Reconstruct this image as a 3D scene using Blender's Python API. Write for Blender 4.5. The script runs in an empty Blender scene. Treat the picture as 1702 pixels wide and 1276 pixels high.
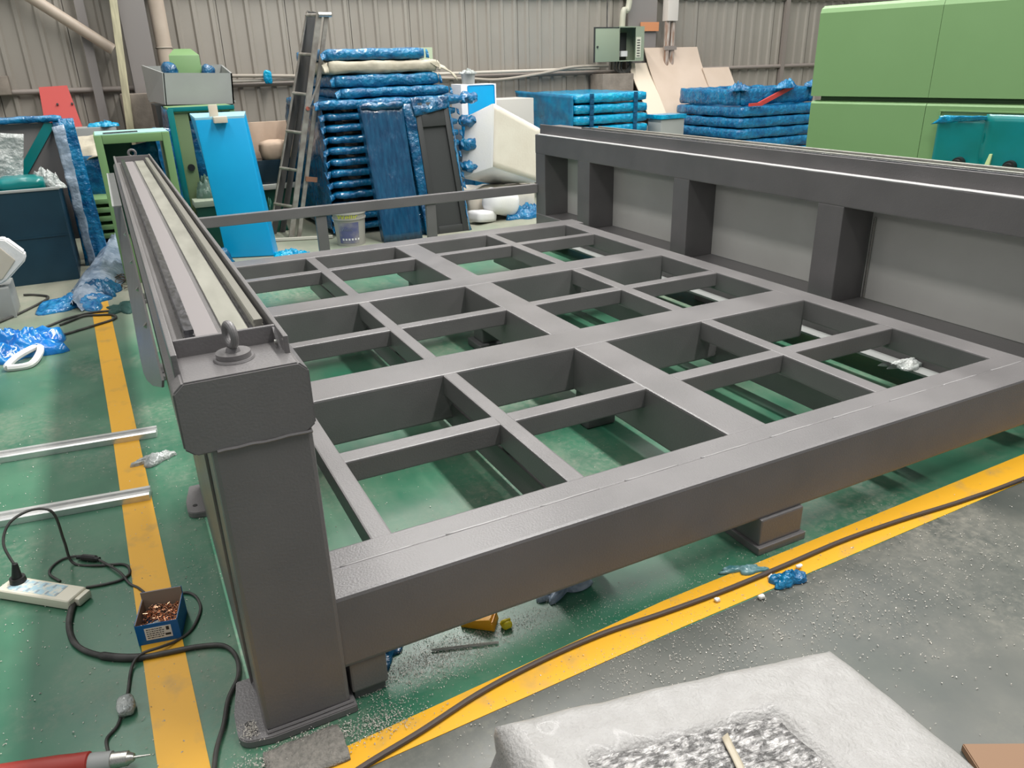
import bpy, bmesh, math, random
from mathutils import Vector, Matrix, noise
random.seed(4)
S = bpy.context.scene
COL = S.collection
PI = math.pi

# ------------------------------------------------------------ camera, world, lights, exposure
cam_d = bpy.data.cameras.new('camera'); cam = bpy.data.objects.new('camera', cam_d); COL.objects.link(cam)
cam_d.sensor_width = 36; cam_d.lens = 26.80; cam_d.clip_start = 0.02; cam_d.clip_end = 200
yaw, pitch, roll = map(math.radians, (26.567, 22.769, -1.570))
fw = Vector((math.sin(yaw)*math.cos(pitch), math.cos(yaw)*math.cos(pitch), -math.sin(pitch)))
rt = Vector((math.cos(yaw), -math.sin(yaw), 0)); up = rt.cross(fw)
r2 = rt*math.cos(roll)+up*math.sin(roll); u2 = -rt*math.sin(roll)+up*math.cos(roll)
m = Matrix((r2, u2, -fw)).transposed().to_4x4(); m.translation = (0, 0, 1.7)
cam.matrix_world = m
S.camera = cam
W = bpy.data.worlds.new('hall_daylight'); S.world = W; W.use_nodes = True
W.node_tree.nodes['Background'].inputs[0].default_value = (0.93, 0.96, 1.0, 1)
W.node_tree.nodes['Background'].inputs[1].default_value = 0.23
def skylight(name, x, y, z, sx, sy, power, tilt=0):
    d = bpy.data.lights.new(name, 'AREA'); d.shape = 'RECTANGLE'; d.size = sx; d.size_y = sy
    d.energy = power; d.color = (1.0, 0.985, 0.95)
    o = bpy.data.objects.new(name, d); COL.objects.link(o); o.location = (x, y, z); o.rotation_euler = (0, tilt, 0)
skylight('roof_skylight', 3.8, 5.5, 8.2, 0.5, 15, 1250)
skylight('roof_skylight', 9.5, 5.5, 8.2, 0.9, 15, 520)
skylight('roof_skylight', -1.2, 5.5, 8.2, 0.9, 15, 360)
skylight('side_skylight', -13.0, 6.0, 7.0, 1.6, 15, 230, -math.radians(62))
S.view_settings.view_transform = 'Standard'; S.view_settings.look = 'None'
S.view_settings.gamma = 1; S.view_settings.use_curve_mapping = False
S.view_settings.exposure = 0.35

# ------------------------------------------------------------ materials
def mat(name, col, rough=.5, metal=0, col2=None, nscale=4, bump=0, bscale=40, bdist=.01, rough2=None, stretch=None, alpha=1, trans=0, coat=0, contrast=(.35, .65), spec=.5, detail=5):
    M = bpy.data.materials.new(name); M.use_nodes = True
    nt = M.node_tree; N = nt.nodes; L = nt.links; P = N['Principled BSDF']
    P.inputs['Base Color'].default_value = (*col, 1); P.inputs['Roughness'].default_value = rough
    P.inputs['Metallic'].default_value = metal; P.inputs['Alpha'].default_value = alpha
    P.inputs['Transmission Weight'].default_value = trans; P.inputs['Coat Weight'].default_value = coat
    P.inputs['Specular IOR Level'].default_value = spec
    tc = N.new('ShaderNodeTexCoord'); mp = N.new('ShaderNodeMapping'); L.new(tc.outputs['Object'], mp.inputs[0])
    if stretch: mp.inputs['Scale'].default_value = stretch
    if col2 or rough2 is not None:
        n = N.new('ShaderNodeTexNoise'); n.inputs['Scale'].default_value = nscale; n.inputs['Detail'].default_value = detail
        L.new(mp.outputs[0], n.inputs['Vector'])
        r = N.new('ShaderNodeValToRGB'); L.new(n.outputs['Fac'], r.inputs[0])
        r.color_ramp.elements[0].position = contrast[0]; r.color_ramp.elements[1].position = contrast[1]
        if col2:
            r.color_ramp.elements[0].color = (*col, 1); r.color_ramp.elements[1].color = (*col2, 1)
            L.new(r.outputs[0], P.inputs['Base Color'])
        if rough2 is not None:
            mr = N.new('ShaderNodeMapRange'); mr.inputs['To Min'].default_value = rough; mr.inputs['To Max'].default_value = rough2
            L.new(n.outputs['Fac'], mr.inputs[0]); L.new(mr.outputs[0], P.inputs['Roughness'])
    if bump:
        b = N.new('ShaderNodeBump'); b.inputs['Strength'].default_value = bump; b.inputs['Distance'].default_value = bdist
        n2 = N.new('ShaderNodeTexNoise'); n2.inputs['Scale'].default_value = bscale; n2.inputs['Detail'].default_value = 4
        L.new(mp.outputs[0], n2.inputs['Vector']); L.new(n2.outputs['Fac'], b.inputs['Height']); L.new(b.outputs[0], P.inputs['Normal'])
    return M
PAINT = mat('grey_paint', (.140, .133, .133), .26, col2=(.165, .156, .156), nscale=3, bump=.12, bscale=150, rough2=.48, spec=.6)
PAINTD = mat('dark_paint', (.10, .10, .10), .45)
PANEL = mat('panel_sheet', (.50, .49, .46), .5, col2=(.56, .55, .52), nscale=2)
STEEL = mat('ground_steel', (.42, .41, .38), .32, .85, col2=(.55, .54, .50), nscale=30, stretch=(8, .4, 8))
STEELD = mat('dark_steel', (.075, .078, .085), .22, .7, col2=(.2, .2, .22), nscale=30, stretch=(3, 1, 3))
STRIP = mat('machined_strip', (.40, .395, .34), .40, .4, col2=(.31, .305, .26), nscale=14, stretch=(1, .25, 1))
ALU = mat('aluminium', (.66, .67, .66), .35, .7, col2=(.74, .74, .73), nscale=20)
BLUE = mat('blue_film', (.0, .075, .22), .16, col2=(.01, .24, .46), nscale=9, bump=.8, bscale=22, bdist=.035, coat=.3, contrast=(.3, .75))
BLUED = mat('dark_blue_film', (.002, .045, .120), .25, col2=(.004, .12, .25), nscale=9, bump=.6, bscale=20, bdist=.035, coat=.3)
CYANF = mat('cyan_film', (.0, .21, .42), .16, col2=(.0, .36, .60), nscale=9, bump=.7, bscale=22, bdist=.035, coat=.3)
CYAN = mat('cyan_sheet', (.0, .36, .70), .38, col2=(.0, .31, .64), nscale=1.5, bump=.05, bscale=3)
NAVY = mat('navy_sheet', (.004, .028, .048), .4, col2=(.006, .038, .062), nscale=3)
TEAL = mat('teal_film', (.0, .17, .16), .3, col2=(.0, .19, .20), nscale=4, bump=.2, bscale=9, coat=.2)
CLEAR = mat('clear_film', (.50, .52, .50), .2, col2=(.24, .27, .26), nscale=12, bump=.8, bscale=25, bdist=.035, coat=.4)
CLEARB = mat('grey_blue_film', (.20, .27, .36), .25, col2=(.36, .43, .52), nscale=8, bump=.7, bscale=14, bdist=.035, coat=.3)
GREEN = mat('light_green_paint', (.165, .295, .120), .40, col2=(.172, .305, .127), nscale=2)
GREEND = mat('green_shadow_gap', (.05, .11, .04), .6)
DGREEN = mat('dark_green_paint', (.01, .09, .06), .5)
GREY = mat('grey_sheet_metal', (.30, .31, .30), .5, col2=(.33, .34, .33), nscale=3)
DGREY = mat('charcoal_sheet_metal', (.035, .037, .037), .5)
BLACK = mat('black_rubber', (.012, .012, .012), .45)
CABLE = mat('cable_sheath', (.022, .022, .02), .55, col2=(.07, .068, .062), nscale=12)
CABLEW = mat('wall_cable', (.34, .30, .25), .6)
FOAM = mat('white_foam', (.74, .74, .76), .8, col2=(.76, .75, .73), nscale=3, bump=.15, bscale=60)
CREAM = mat('cream_foam', (.80, .74, .64), .8, col2=(.74, .67, .57), nscale=3, bump=.2, bscale=40)
WALLM = mat('wall_sheet', (.30, .273, .235), .5, col2=(.35, .322, .28), nscale=.9)
GIRT = mat('girt_paint', (.26, .225, .2), .55)
BEIGE = mat('beige_pipe', (.50, .42, .34), .5, col2=(.44, .36, .29), nscale=5)
COLG = mat('column_grey', (.24, .22, .21), .5)
POLE = mat('pale_timber', (.50, .46, .30), .6, col2=(.36, .33, .22), nscale=6, stretch=(6, 6, .6))
CONC = mat('concrete', (.20, .17, .14), .85, col2=(.28, .24, .2), nscale=6, bump=.4, bscale=30)
RED = mat('red_paint', (.55, .06, .05), .45)
PLY = mat('tan_board', (.58, .47, .38), .7, col2=(.54, .43, .34), nscale=3)
PLYE = mat('board_edge', (.70, .60, .48), .8)
PINK = mat('tan_carton', (.60, .45, .34), .8, col2=(.5, .37, .28), nscale=4)
TAN = mat('tan_wrap', (.52, .48, .38), .6, col2=(.42, .38, .29), nscale=8, bump=.5, bscale=20)
YPAINT = None
BUCKET = mat('bucket_plastic', (.34, .33, .30), .5)
YELLOW = mat('yellow_print', (.60, .62, .05), .5)
VIOLET = mat('violet_print', (.10, .11, .24), .5, col2=(.28, .27, .28), nscale=5, contrast=(.4, .6), stretch=(1, 1, 1.6))
WHITEP = mat('white_print', (.75, .75, .75), .5)
IVORY = mat('ivory_plastic', (.78, .74, .60), .4)
SKYP = mat('pale_blue_print', (.42, .62, .70), .5, col2=(.72, .74, .66), nscale=60, contrast=(.45, .6))
BOXB = mat('blue_card', (.0, .13, .40), .5)
CARD = mat('brown_card', (.34, .26, .19), .8)
LABEL = mat('paper_label', (.85, .83, .77), .6)
INK = mat('black_ink', (.03, .03, .03), .6)
COPPER = mat('copper_screw', (.75, .40, .24), .22, .85)
ORANGE = mat('orange_plastic', (.98, .45, .02), .4)
YEL = mat('yellow_plastic', (.75, .60, .02), .4)
DRILLR = mat('drill_red', (.32, .03, .02), .45)
BUBBLE = mat('bubble_wrap', (.31, .30, .287), .42, col2=(.37, .36, .35), nscale=22, bump=.45, bscale=110, coat=.05, contrast=(.25, .75), detail=9)
FOIL = mat('crinkled_foil', (.085, .082, .08), .22, .3, col2=(.36, .35, .34), nscale=34, bump=.9, bscale=40, stretch=(1, 2.2, 1), contrast=(.42, .62))
SWARF = mat('swarf_metal', (.50, .47, .42), .45, .3)
CRUMB = mat('white_crumb', (.85, .83, .78), .8)
WOOD = mat('timber', (.24, .14, .08), .7)
EGREEN = mat('cabinet_green_grey', (.28, .33, .24), .5)
ORSIGN = mat('orange_sign', (.62, .26, .12), .6)

def floor_mat():
    M = bpy.data.materials.new('epoxy_floor'); M.use_nodes = True
    nt = M.node_tree; N = nt.nodes; L = nt.links; P = N['Principled BSDF']
    tc = N.new('ShaderNodeTexCoord'); sx = N.new('ShaderNodeSeparateXYZ'); L.new(tc.outputs['Object'], sx.inputs[0])
    def noise_(sc, det=6, stretch=None, rough=.5):
        n = N.new('ShaderNodeTexNoise'); n.inputs['Scale'].default_value = sc; n.inputs['Detail'].default_value = det; n.inputs['Roughness'].default_value = rough
        if stretch:
            mp = N.new('ShaderNodeMapping'); mp.inputs['Scale'].default_value = stretch; L.new(tc.outputs['Object'], mp.inputs[0]); L.new(mp.outputs[0], n.inputs['Vector'])
        else: L.new(tc.outputs['Object'], n.inputs['Vector'])
        return n.outputs['Fac']
    def ramp(f, a, b, ca=(0, 0, 0), cb=(1, 1, 1)):
        r = N.new('ShaderNodeValToRGB'); L.new(f, r.inputs[0]); e = r.color_ramp.elements
        e[0].position = a; e[1].position = b; e[0].color = (*ca, 1); e[1].color = (*cb, 1); return r.outputs[0]
    def math_(op, a, b):
        n = N.new('ShaderNodeMath'); n.operation = op; n.use_clamp = False
        for i, v in enumerate((a, b)):
            if isinstance(v, (int, float)): n.inputs[i].default_value = v
            else: L.new(v, n.inputs[i])
        return n.outputs[0]
    def mix(f, a, b):
        n = N.new('ShaderNodeMix'); n.data_type = 'RGBA'
        if isinstance(f, (int, float)): n.inputs['Factor'].default_value = f
        else: L.new(f, n.inputs['Factor'])
        for k, v in (('A', a), ('B', b)):
            s = [i for i in n.inputs if i.name == k and i.type == 'RGBA'][0]
            if isinstance(v, tuple): s.default_value = (*v, 1)
            else: L.new(v, s)
        return [o for o in n.outputs if o.type == 'RGBA'][0]
    green = ramp(noise_(2.2), .35, .7, (.022, .125, .072), (.058, .195, .115))
    walk = ramp(noise_(3.0), .35, .68, (.058, .067, .061), (.105, .109, .096))
    # grey walkway lies on the near side of the yellow line
    edge = math_('SUBTRACT', math_('ADD', 1.50, math_('MULTIPLY', sx.outputs['X'], .015)), sx.outputs['Y'])
    isw = math_('GREATER_THAN', edge, 0)
    isw = math_('MULTIPLY', isw, math_('GREATER_THAN', sx.outputs['X'], -.05))
    c = mix(isw, green, walk)
    # dust: everywhere in patches, under the frame more, and all over the far storage area
    far = ramp(math_('MULTIPLY', math_('SUBTRACT', sx.outputs['Y'], math_('ADD', 5.3, math_('MULTIPLY', math_('GREATER_THAN', sx.outputs['X'], .4), 1.0))), .6), 0, 1)
    patches = ramp(noise_(.9, 8, rough=.62), .44, .66)
    fine = ramp(noise_(7, 8, (1, .45, 1), .7), .42, .68)
    grit = ramp(noise_(34, 10, None, .75), .46, .66)
    smear = ramp(noise_(1.6, 7, (1.4, .5, 1), .65), .40, .8)
    under = math_('MULTIPLY', math_('GREATER_THAN', sx.outputs['X'], .45), math_('GREATER_THAN', sx.outputs['Y'], 2.0))
    d = math_('ADD', math_('MULTIPLY', patches, math_('ADD', math_('MULTIPLY', fine, .45), math_('MULTIPLY', grit, .65))), math_('MULTIPLY', far, .85))
    d = math_('ADD', math_('MULTIPLY', d, .9), math_('MULTIPLY', math_('MULTIPLY', math_('ADD', math_('MULTIPLY', under, .6), .4), smear), .42))
    d = ramp(d, 0, 1)
    c = mix(math_('MULTIPLY', d, math_('SUBTRACT', .85, math_('MULTIPLY', isw, .10))), c, (.33, .305, .245))
    dark = ramp(noise_(1.3, 6), .56, .72)
    c = mix(math_('MULTIPLY', dark, .22), c, (.035, .06, .045))
    L.new(c, P.inputs['Base Color'])
    mr = N.new('ShaderNodeMapRange'); mr.inputs['To Min'].default_value = .30; mr.inputs['To Max'].default_value = .75
    L.new(d, mr.inputs[0]); L.new(mr.outputs[0], P.inputs['Roughness'])
    return M
FLOORM = floor_mat()
YLINE = mat('yellow_line_paint', (.80, .42, .03), .45, col2=(.50, .30, .08), nscale=9, contrast=(.56, .8), detail=9)
YLINE2 = mat('bright_yellow_line_paint', (.80, .41, .02), .42, col2=(.50, .31, .09), nscale=8, contrast=(.56, .8), detail=9)

# ------------------------------------------------------------ builders
def box(bm, x0, x1, y0, y1, z0, z1, bev=0, seg=2):
    c = Vector(((x0+x1)/2, (y0+y1)/2, (z0+z1)/2))
    r = bmesh.ops.create_cube(bm, size=1, matrix=Matrix.Translation(c) @ Matrix.Diagonal((abs(x1-x0), abs(y1-y0), abs(z1-z0), 1)))
    if bev:
        es = list({e for v in r['verts'] for e in v.link_edges})
        bmesh.ops.bevel(bm, geom=es, offset=bev, segments=seg, affect='EDGES', profile=.6)
    return bm
def hexa(bm, pts, bev=0):
    """pts: 4 bottom (ccw from above) then 4 top"""
    v = [bm.verts.new(p) for p in pts]
    for f in ((3, 2, 1, 0), (4, 5, 6, 7), (0, 1, 5, 4), (1, 2, 6, 5), (2, 3, 7, 6), (3, 0, 4, 7)): bm.faces.new([v[i] for i in f])
    if bev: bmesh.ops.bevel(bm, geom=list({e for q in v for e in q.link_edges}), offset=bev, segments=2, affect='EDGES', profile=.6)
    return bm
def frame_axes(d):
    d = d.normalized(); a = Vector((0, 0, 1)) if abs(d.z) < .9 else Vector((0, 1, 0))
    s = d.cross(a).normalized(); return d, s, s.cross(d).normalized()
def bar(bm, p0, p1, w, h, bev=0):
    p0 = Vector(p0); p1 = Vector(p1); d, s, t = frame_axes(p1-p0)
    mt = Matrix((s, d, t)).transposed().to_4x4(); mt.translation = (p0+p1)/2
    r = bmesh.ops.create_cube(bm, size=1, matrix=mt @ Matrix.Diagonal((w, (p1-p0).length, h, 1)))
    if bev: bmesh.ops.bevel(bm, geom=list({e for v in r['verts'] for e in v.link_edges}), offset=bev, segments=2, affect='EDGES')
    return bm
def cyl(bm, p0, p1, r, r1=None, seg=20, caps=True):
    p0 = Vector(p0); p1 = Vector(p1); d, s, t = frame_axes(p1-p0)
    mt = Matrix((s, t, d)).transposed().to_4x4(); mt.translation = (p0+p1)/2
    bmesh.ops.create_cone(bm, cap_ends=caps, segments=seg, radius1=r, radius2=r if r1 is None else r1, depth=(p1-p0).length, matrix=mt)
    return bm
def prism(bm, poly, axis, a, b, bev=0):
    """extrude a closed 2-D polygon along an axis from a to b"""
    def P(u, v, w): return {'x': (w, u, v), 'y': (u, w, v), 'z': (u, v, w)}[axis]
    A = [bm.verts.new(P(u, v, a)) for u, v in poly]; B_ = [bm.verts.new(P(u, v, b)) for u, v in poly]
    n = len(poly); bm.faces.new(A); bm.faces.new(B_[::-1])
    for i in range(n): bm.faces.new((A[i], B_[i], B_[(i+1) % n], A[(i+1) % n]))
    bmesh.ops.recalc_face_normals(bm, faces=bm.faces[:])
    if bev: bmesh.ops.bevel(bm, geom=list({e for q in A+B_ for e in q.link_edges}), offset=bev, segments=2, affect='EDGES')
    return bm
def smooth_path(pts, n=6):
    P = [Vector(p) for p in pts]; out = []
    for i in range(len(P)-1):
        a = P[max(i-1, 0)]; b = P[i]; c = P[i+1]; d = P[min(i+2, len(P)-1)]
        for k in range(n):
            t = k/n; out.append(.5*((2*b)+(c-a)*t+(2*a-5*b+4*c-d)*t*t+(3*b-a-3*c+d)*t**3))
    return out+[P[-1]]
def tube(bm, pts, r, seg=8, n=6, smooth=True):
    P = smooth_path(pts, n) if smooth else [Vector(p) for p in pts]
    rings = []; side = None
    for i, p in enumerate(P):
        d = (P[min(i+1, len(P)-1)]-P[max(i-1, 0)]).normalized()
        if side is None: _, side, _ = frame_axes(d)
        side = (side-d*side.dot(d)).normalized(); t = d.cross(side)
        rr = r[min(i*len(r)//len(P), len(r)-1)] if isinstance(r, (list, tuple)) else r
        rings.append([bm.verts.new(p+side*math.cos(2*PI*k/seg)*rr+t*math.sin(2*PI*k/seg)*rr) for k in range(seg)])
    for a, b in zip(rings, rings[1:]):
        for k in range(seg): bm.faces.new((a[k], a[(k+1) % seg], b[(k+1) % seg], b[k]))
    bm.faces.new(rings[0][::-1]); bm.faces.new(rings[-1])
    return bm
def torus(bm, c, R, r, normal, seg=28, ss=12):
    n, s, t = frame_axes(Vector(normal)); c = Vector(c); rings = []
    for i in range(seg):
        a = 2*PI*i/seg; e = s*math.cos(a)+t*math.sin(a)
        rings.append([bm.verts.new(c+e*(R+r*math.cos(2*PI*k/ss))+n*r*math.sin(2*PI*k/ss)) for k in range(ss)])
    for i in range(seg):
        a = rings[i]; b = rings[(i+1) % seg]
        for k in range(ss): bm.faces.new((a[k], a[(k+1) % ss], b[(k+1) % ss], b[k]))
    return bm
def soft_box(bm, c, dims, r, res, amp, freq, seed, mtx=None):
    """rounded box with a wrinkled surface, like something wrapped in film"""
    hx, hy, hz = (d/2 for d in dims); H = (hx, hy, hz); vs = {}
    off = Vector((seed*7.31, seed*3.17, seed*1.7))
    def key(p): return tuple(round(q, 5) for q in p)
    def V(p):
        k = key(p)
        if k not in vs:
            q = Vector(p); inner = Vector([max(-h+r, min(h-r, q[i])) if h > r else 0 for i, h in enumerate(H)])
            d = q-inner
            if d.length > 1e-6: q = inner+d.normalized()*min(r, d.length)
            nv = noise.noise_vector((q+off)*freq)+.5*noise.noise_vector((q+off)*freq*2.7)
            q = q+Vector((nv.x, nv.y, nv.z))*amp
            q = q+Vector(c)
            if mtx is not None: q = mtx @ q
            vs[k] = bm.verts.new(q)
        return vs[k]
    for ax in range(3):
        u, v = [(1, 2), (2, 0), (0, 1)][ax]
        nu = max(2, int(math.ceil(2*H[u]/res))); nv_ = max(2, int(math.ceil(2*H[v]/res)))
        for sgn in (-1, 1):
            for i in range(nu):
                for j in range(nv_):
                    q = []
                    for di, dj in ((0, 0), (1, 0), (1, 1), (0, 1)):
                        p = [0, 0, 0]; p[ax] = sgn*H[ax]; p[u] = -H[u]+2*H[u]*(i+di)/nu; p[v] = -H[v]+2*H[v]*(j+dj)/nv_
                        q.append(V(p))
                    if sgn < 0: q.reverse()
                    if len(set(q)) == 4:
                        try: bm.faces.new(q)
                        except ValueError: pass
    return bm
def crumple(bm, c, rx, ry, h, seed, rings=14, seg=44, rough=.5, rot=0, freq=9, thick=0.004, outline=None):
    """irregular crumpled sheet lying on a surface: a dome of folds with a ragged outline"""
    off = Vector((seed*5.3, seed*2.1, seed)); c = Vector(c); R = []
    ca, sa = math.cos(rot), math.sin(rot)
    for i in range(rings+1):
        t = i/rings; ring = []
        for k in range(seg):
            a = 2*PI*k/seg
            if outline:
                f = k/seg*len(outline); i0 = int(f) % len(outline); i1 = (i0+1) % len(outline); w = f-int(f)
                ox = outline[i0][0]*(1-w)+outline[i1][0]*w; oy = outline[i0][1]*(1-w)+outline[i1][1]*w
                x, y = ox*t, oy*t
            else:
                e = 1+rough*noise.noise(Vector((math.cos(a)*1.7, math.sin(a)*1.7, seed*3.3)))*1.6
                x, y = math.cos(a)*rx*t*e, math.sin(a)*ry*t*e
            p = Vector((x*ca-y*sa, x*sa+y*ca, 0))
            q = (p+off)*freq
            rd = lambda w: 1-min(1, 2.2*abs(noise.noise(w)))
            z = h*(1-t*t)*(.30+.35*noise.noise(q*.35))+h*.75*rd(q)*(1-.6*t)+h*.35*rd(q*2.1)*(1-.4*t)
            p.z = max(z, 0)+thick
            if i == rings: p.z = thick+h*.12*abs(noise.noise(q*1.5))
            ring.append(bm.verts.new(c+p))
        R.append(ring)
    for a, b in zip(R, R[1:]):
        for k in range(seg): bm.faces.new((a[k], b[k], b[(k+1) % seg], a[(k+1) % seg]))
    low = [bm.verts.new(Vector((v.co.x, v.co.y, c.z+.001))) for v in R[-1]]
    for k in range(seg): bm.faces.new((R[-1][k], low[k], low[(k+1) % seg], R[-1][(k+1) % seg]))
    bmesh.ops.remove_doubles(bm, verts=bm.verts[:], dist=1e-6)
    return bm
def sheet(bm, P00, P10, P11, P01, nu, nv, amp, freq, seed, thick=.006):
    """bilinear wrinkled sheet with thickness"""
    P = [Vector(p) for p in (P00, P10, P11, P01)]
    nrm = (P[1]-P[0]).cross(P[3]-P[0]).normalized(); off = Vector((seed*4.1, seed*9.7, seed))
    lay = []
    for s in (0, 1):
        g = []
        for j in range(nv+1):
            row = []
            for i in range(nu+1):
                u, v = i/nu, j/nv
                p = P[0]*(1-u)*(1-v)+P[1]*u*(1-v)+P[2]*u*v+P[3]*(1-u)*v
                q = (p+off)*freq
                d = noise.noise(q)+.5*noise.noise(q*2.3)
                row.append(bm.verts.new(p+nrm*(d*amp-s*thick)))
            g.append(row)
        lay.append(g)
    A, B_ = lay
    for j in range(nv):
        for i in range(nu):
            bm.faces.new((A[j][i], A[j][i+1], A[j+1][i+1], A[j+1][i])); bm.faces.new((B_[j][i], B_[j+1][i], B_[j+1][i+1], B_[j][i+1]))
    for i in range(nu):
        bm.faces.new((A[0][i], B_[0][i], B_[0][i+1], A[0][i+1])); bm.faces.new((A[nv][i], A[nv][i+1], B_[nv][i+1], B_[nv][i]))
    for j in range(nv):
        bm.faces.new((A[j][0], A[j+1][0], B_[j+1][0], B_[j][0])); bm.faces.new((A[j][nu], B_[j][nu], B_[j+1][nu], A[j+1][nu]))
    return bm
def NB(): return bmesh.new()
def obj(name, bm, material, parent=None, smooth=None, label=None):
    me = bpy.data.meshes.new(name)
    base = Vector((0, 0, 0)); q = parent
    while q is not None: base += q.location; q = q.parent
    bmesh.ops.recalc_face_normals(bm, faces=bm.faces[:])
    if parent is not None: bmesh.ops.translate(bm, verts=bm.verts[:], vec=-base)
    bm.to_mesh(me); bm.free()
    if smooth: 
        me.shade_smooth()
        if smooth != 'all': me.set_sharp_from_angle(angle=math.radians(29))
    me.materials.append(material)
    o = bpy.data.objects.new(name, me); COL.objects.link(o)
    if parent is not None: o.parent = parent
    if label: o['label'] = label
    return o
def tag(o, label, cat, group=None, kind=None):
    o['label'] = label; o['category'] = cat
    if group: o['group'] = group
    if kind: o['kind'] = kind
    return o
def thing(name, label, cat, loc, group=None):
    o = bpy.data.objects.new(name, None); COL.objects.link(o); o.location = loc; o.empty_display_size = .1
    return tag(o, label, cat, group)
def struct(name, bm, m, smooth=None):
    o = obj(name, bm, m, None, smooth); o['kind'] = 'structure'; return o
def text_bm(body, size, mtx, extrude=.0008):
    cu = bpy.data.curves.new('lettering', 'FONT'); cu.body = body; cu.size = size; cu.extrude = extrude; cu.align_x = 'CENTER'; cu.align_y = 'CENTER'
    to = bpy.data.objects.new('lettering', cu); COL.objects.link(to)
    bpy.context.view_layer.update()
    me = bpy.data.meshes.new_from_object(to.evaluated_get(bpy.context.evaluated_depsgraph_get()))
    bpy.data.objects.remove(to); bpy.data.curves.remove(cu)
    bm = NB(); bm.from_mesh(me); bpy.data.meshes.remove(me)
    bmesh.ops.transform(bm, matrix=mtx, verts=bm.verts[:]); return bm
def dup(root, loc, label, group=None):
    r = root.copy(); COL.objects.link(r); r.location = loc; r['label'] = label
    if group: r['group'] = group
    for ch in root.children:
        c = ch.copy(); COL.objects.link(c); c.parent = r
        for g in ch.children:
            d = g.copy(); COL.objects.link(d); d.parent = c
    return r

# ------------------------------------------------------------ setting: floor, lines, wall
b = NB(); box(b, -9, 20, -4, 11.3, -.12, 0); struct('floor', b, FLOORM)
b = NB(); prism(b, [(-.21, 1.0), (-.045, 1.0), (-.078, 1.692), (-.142, 3.903), (-.235, 6.90), (-.362, 6.95), (-.257, 3.894), (-.203, 1.76)], 'z', .0004, .0022); struct('trim_1', b, YLINE)
b = NB(); prism(b, [(-.045, 1.44), (.282, 1.492), (1.371, 1.525), (3.207, 1.549), (6.5, 1.60), (6.5, 1.745), (3.446, 1.694), (1.377, 1.659), (.134, 1.577), (-.045, 1.56)], 'z', .0004, .0022); struct('trim_2', b, YLINE2)

def wall_sheet_bm():
    p = .21; prof = []
    for k in range(4):
        x = k*p; prof += [(x, 0), (x+.105, 0), (x+.125, -.028), (x+.165, -.028), (x+.188, 0)]
    prof[-1] = (.815, 0); prof.append((.832, 0))
    prof = [(x, 11+y) for x, y in prof]; back = [(x, y+.004) for x, y in prof[::-1]]
    return prism(NB(), prof+back, 'z', 0, 6.0)
wall = thing('wall_back', 'w', 'w', (-6, 11, 0))
for k in ('label', 'category'): del wall[k]
wall['kind'] = 'structure'
bm0 = wall_sheet_bm(); bmesh.ops.translate(bm0, verts=bm0.verts[:], vec=(-6, 0, 0)); first = obj('wall_sheet', bm0, WALLM, wall)
for i in range(1, 28):
    c = first.copy(); COL.objects.link(c); c.parent = wall; c.location = (.84*i, 0, 0)
for z, r in ((1.54, .032), (2.62, .03)):
    b = NB(); cyl(b, (-6, 10.94, z), (17.4, 10.94, z), r, seg=14); obj('girt', b, GIRT, wall, True)
b = NB(); box(b, 10.98, 11.06, 10.9, 10.968, 0, 6); obj('wall_post', b, GIRT, wall)
b = NB(); box(b, -6, 17.5, 11.02, 11.2, 0, 6); obj('wall_backing', b, GIRT, wall)

# ------------------------------------------------------------ the welded machine bed
M = thing('machine_bed', 'long grey welded steel machine bed frame with lattice table and two rail walls', 'machine frame', (1.9, 4.2, 0))
BV = .007
def part(name, *a, mat_=PAINT, bev=BV, label=None, sm=False):
    b = NB(); box(b, *a, bev=bev); return obj(name, b, mat_, M, sm, label)
ZT, ZL = .380, .15
part('front_beam', .298, 3.80, 1.72, 1.864, .14, ZT, bev=.012)
part('edge_bar', .302, 3.61, 1.8585, 1.955, .27, ZT-.001)
# welds along the seam
for x in [.36+.33*i for i in range(10)]:
    b = NB(); tube(b, [(x+.045*k, 1.8575+.0015*random.uniform(-1, 1), ZT-.0015) for k in range(6)], .0038, 6, 2)
    obj('seam_weld', b, mat('weld_line', (.30, .29, .29), .3) if 'weld_line' not in bpy.data.materials else bpy.data.materials['weld_line'], M, 'all')
part('far_beam', .48, 3.66, 5.80, 6.0, .16, ZT, bev=.01)
part('side_rail', .48, .55, 1.945, 5.81, .30, ZT-.001)
part('side_rail', 3.47, 3.61, 1.945, 5.81, .26, ZT-.001)
bays = [(1.957, 3.07), (3.32, 4.42), (4.64, 5.798)]; minor = [(2.475, 2.56), (3.83, 3.91), (5.335, 5.415)]
for y0, y1 in ((3.072, 3.318), (4.422, 4.638)): part('cross_beam', .540, 3.480, y0, y1, ZL, ZT, bev=.01)
for (y0, y1), (m0, m1) in zip(bays, minor):
    part('centre_beam', 1.89, 2.085, y0-.012, y1+.012, ZL+.002, ZT-.002, bev=.01)
    for x0, x1 in ((1.18, 1.25), (2.70, 2.78)):
        part('lattice_rail', x0, x1, y0-.010, y1+.010, .275, ZT-.003)
    for x0, x1 in ((.542, 1.188), (1.242, 1.898), (2.077, 2.708), (2.772, 3.478)):
        part('lattice_cross_rail', x0, x1, m0, m1, .285, ZT-.004)
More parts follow.
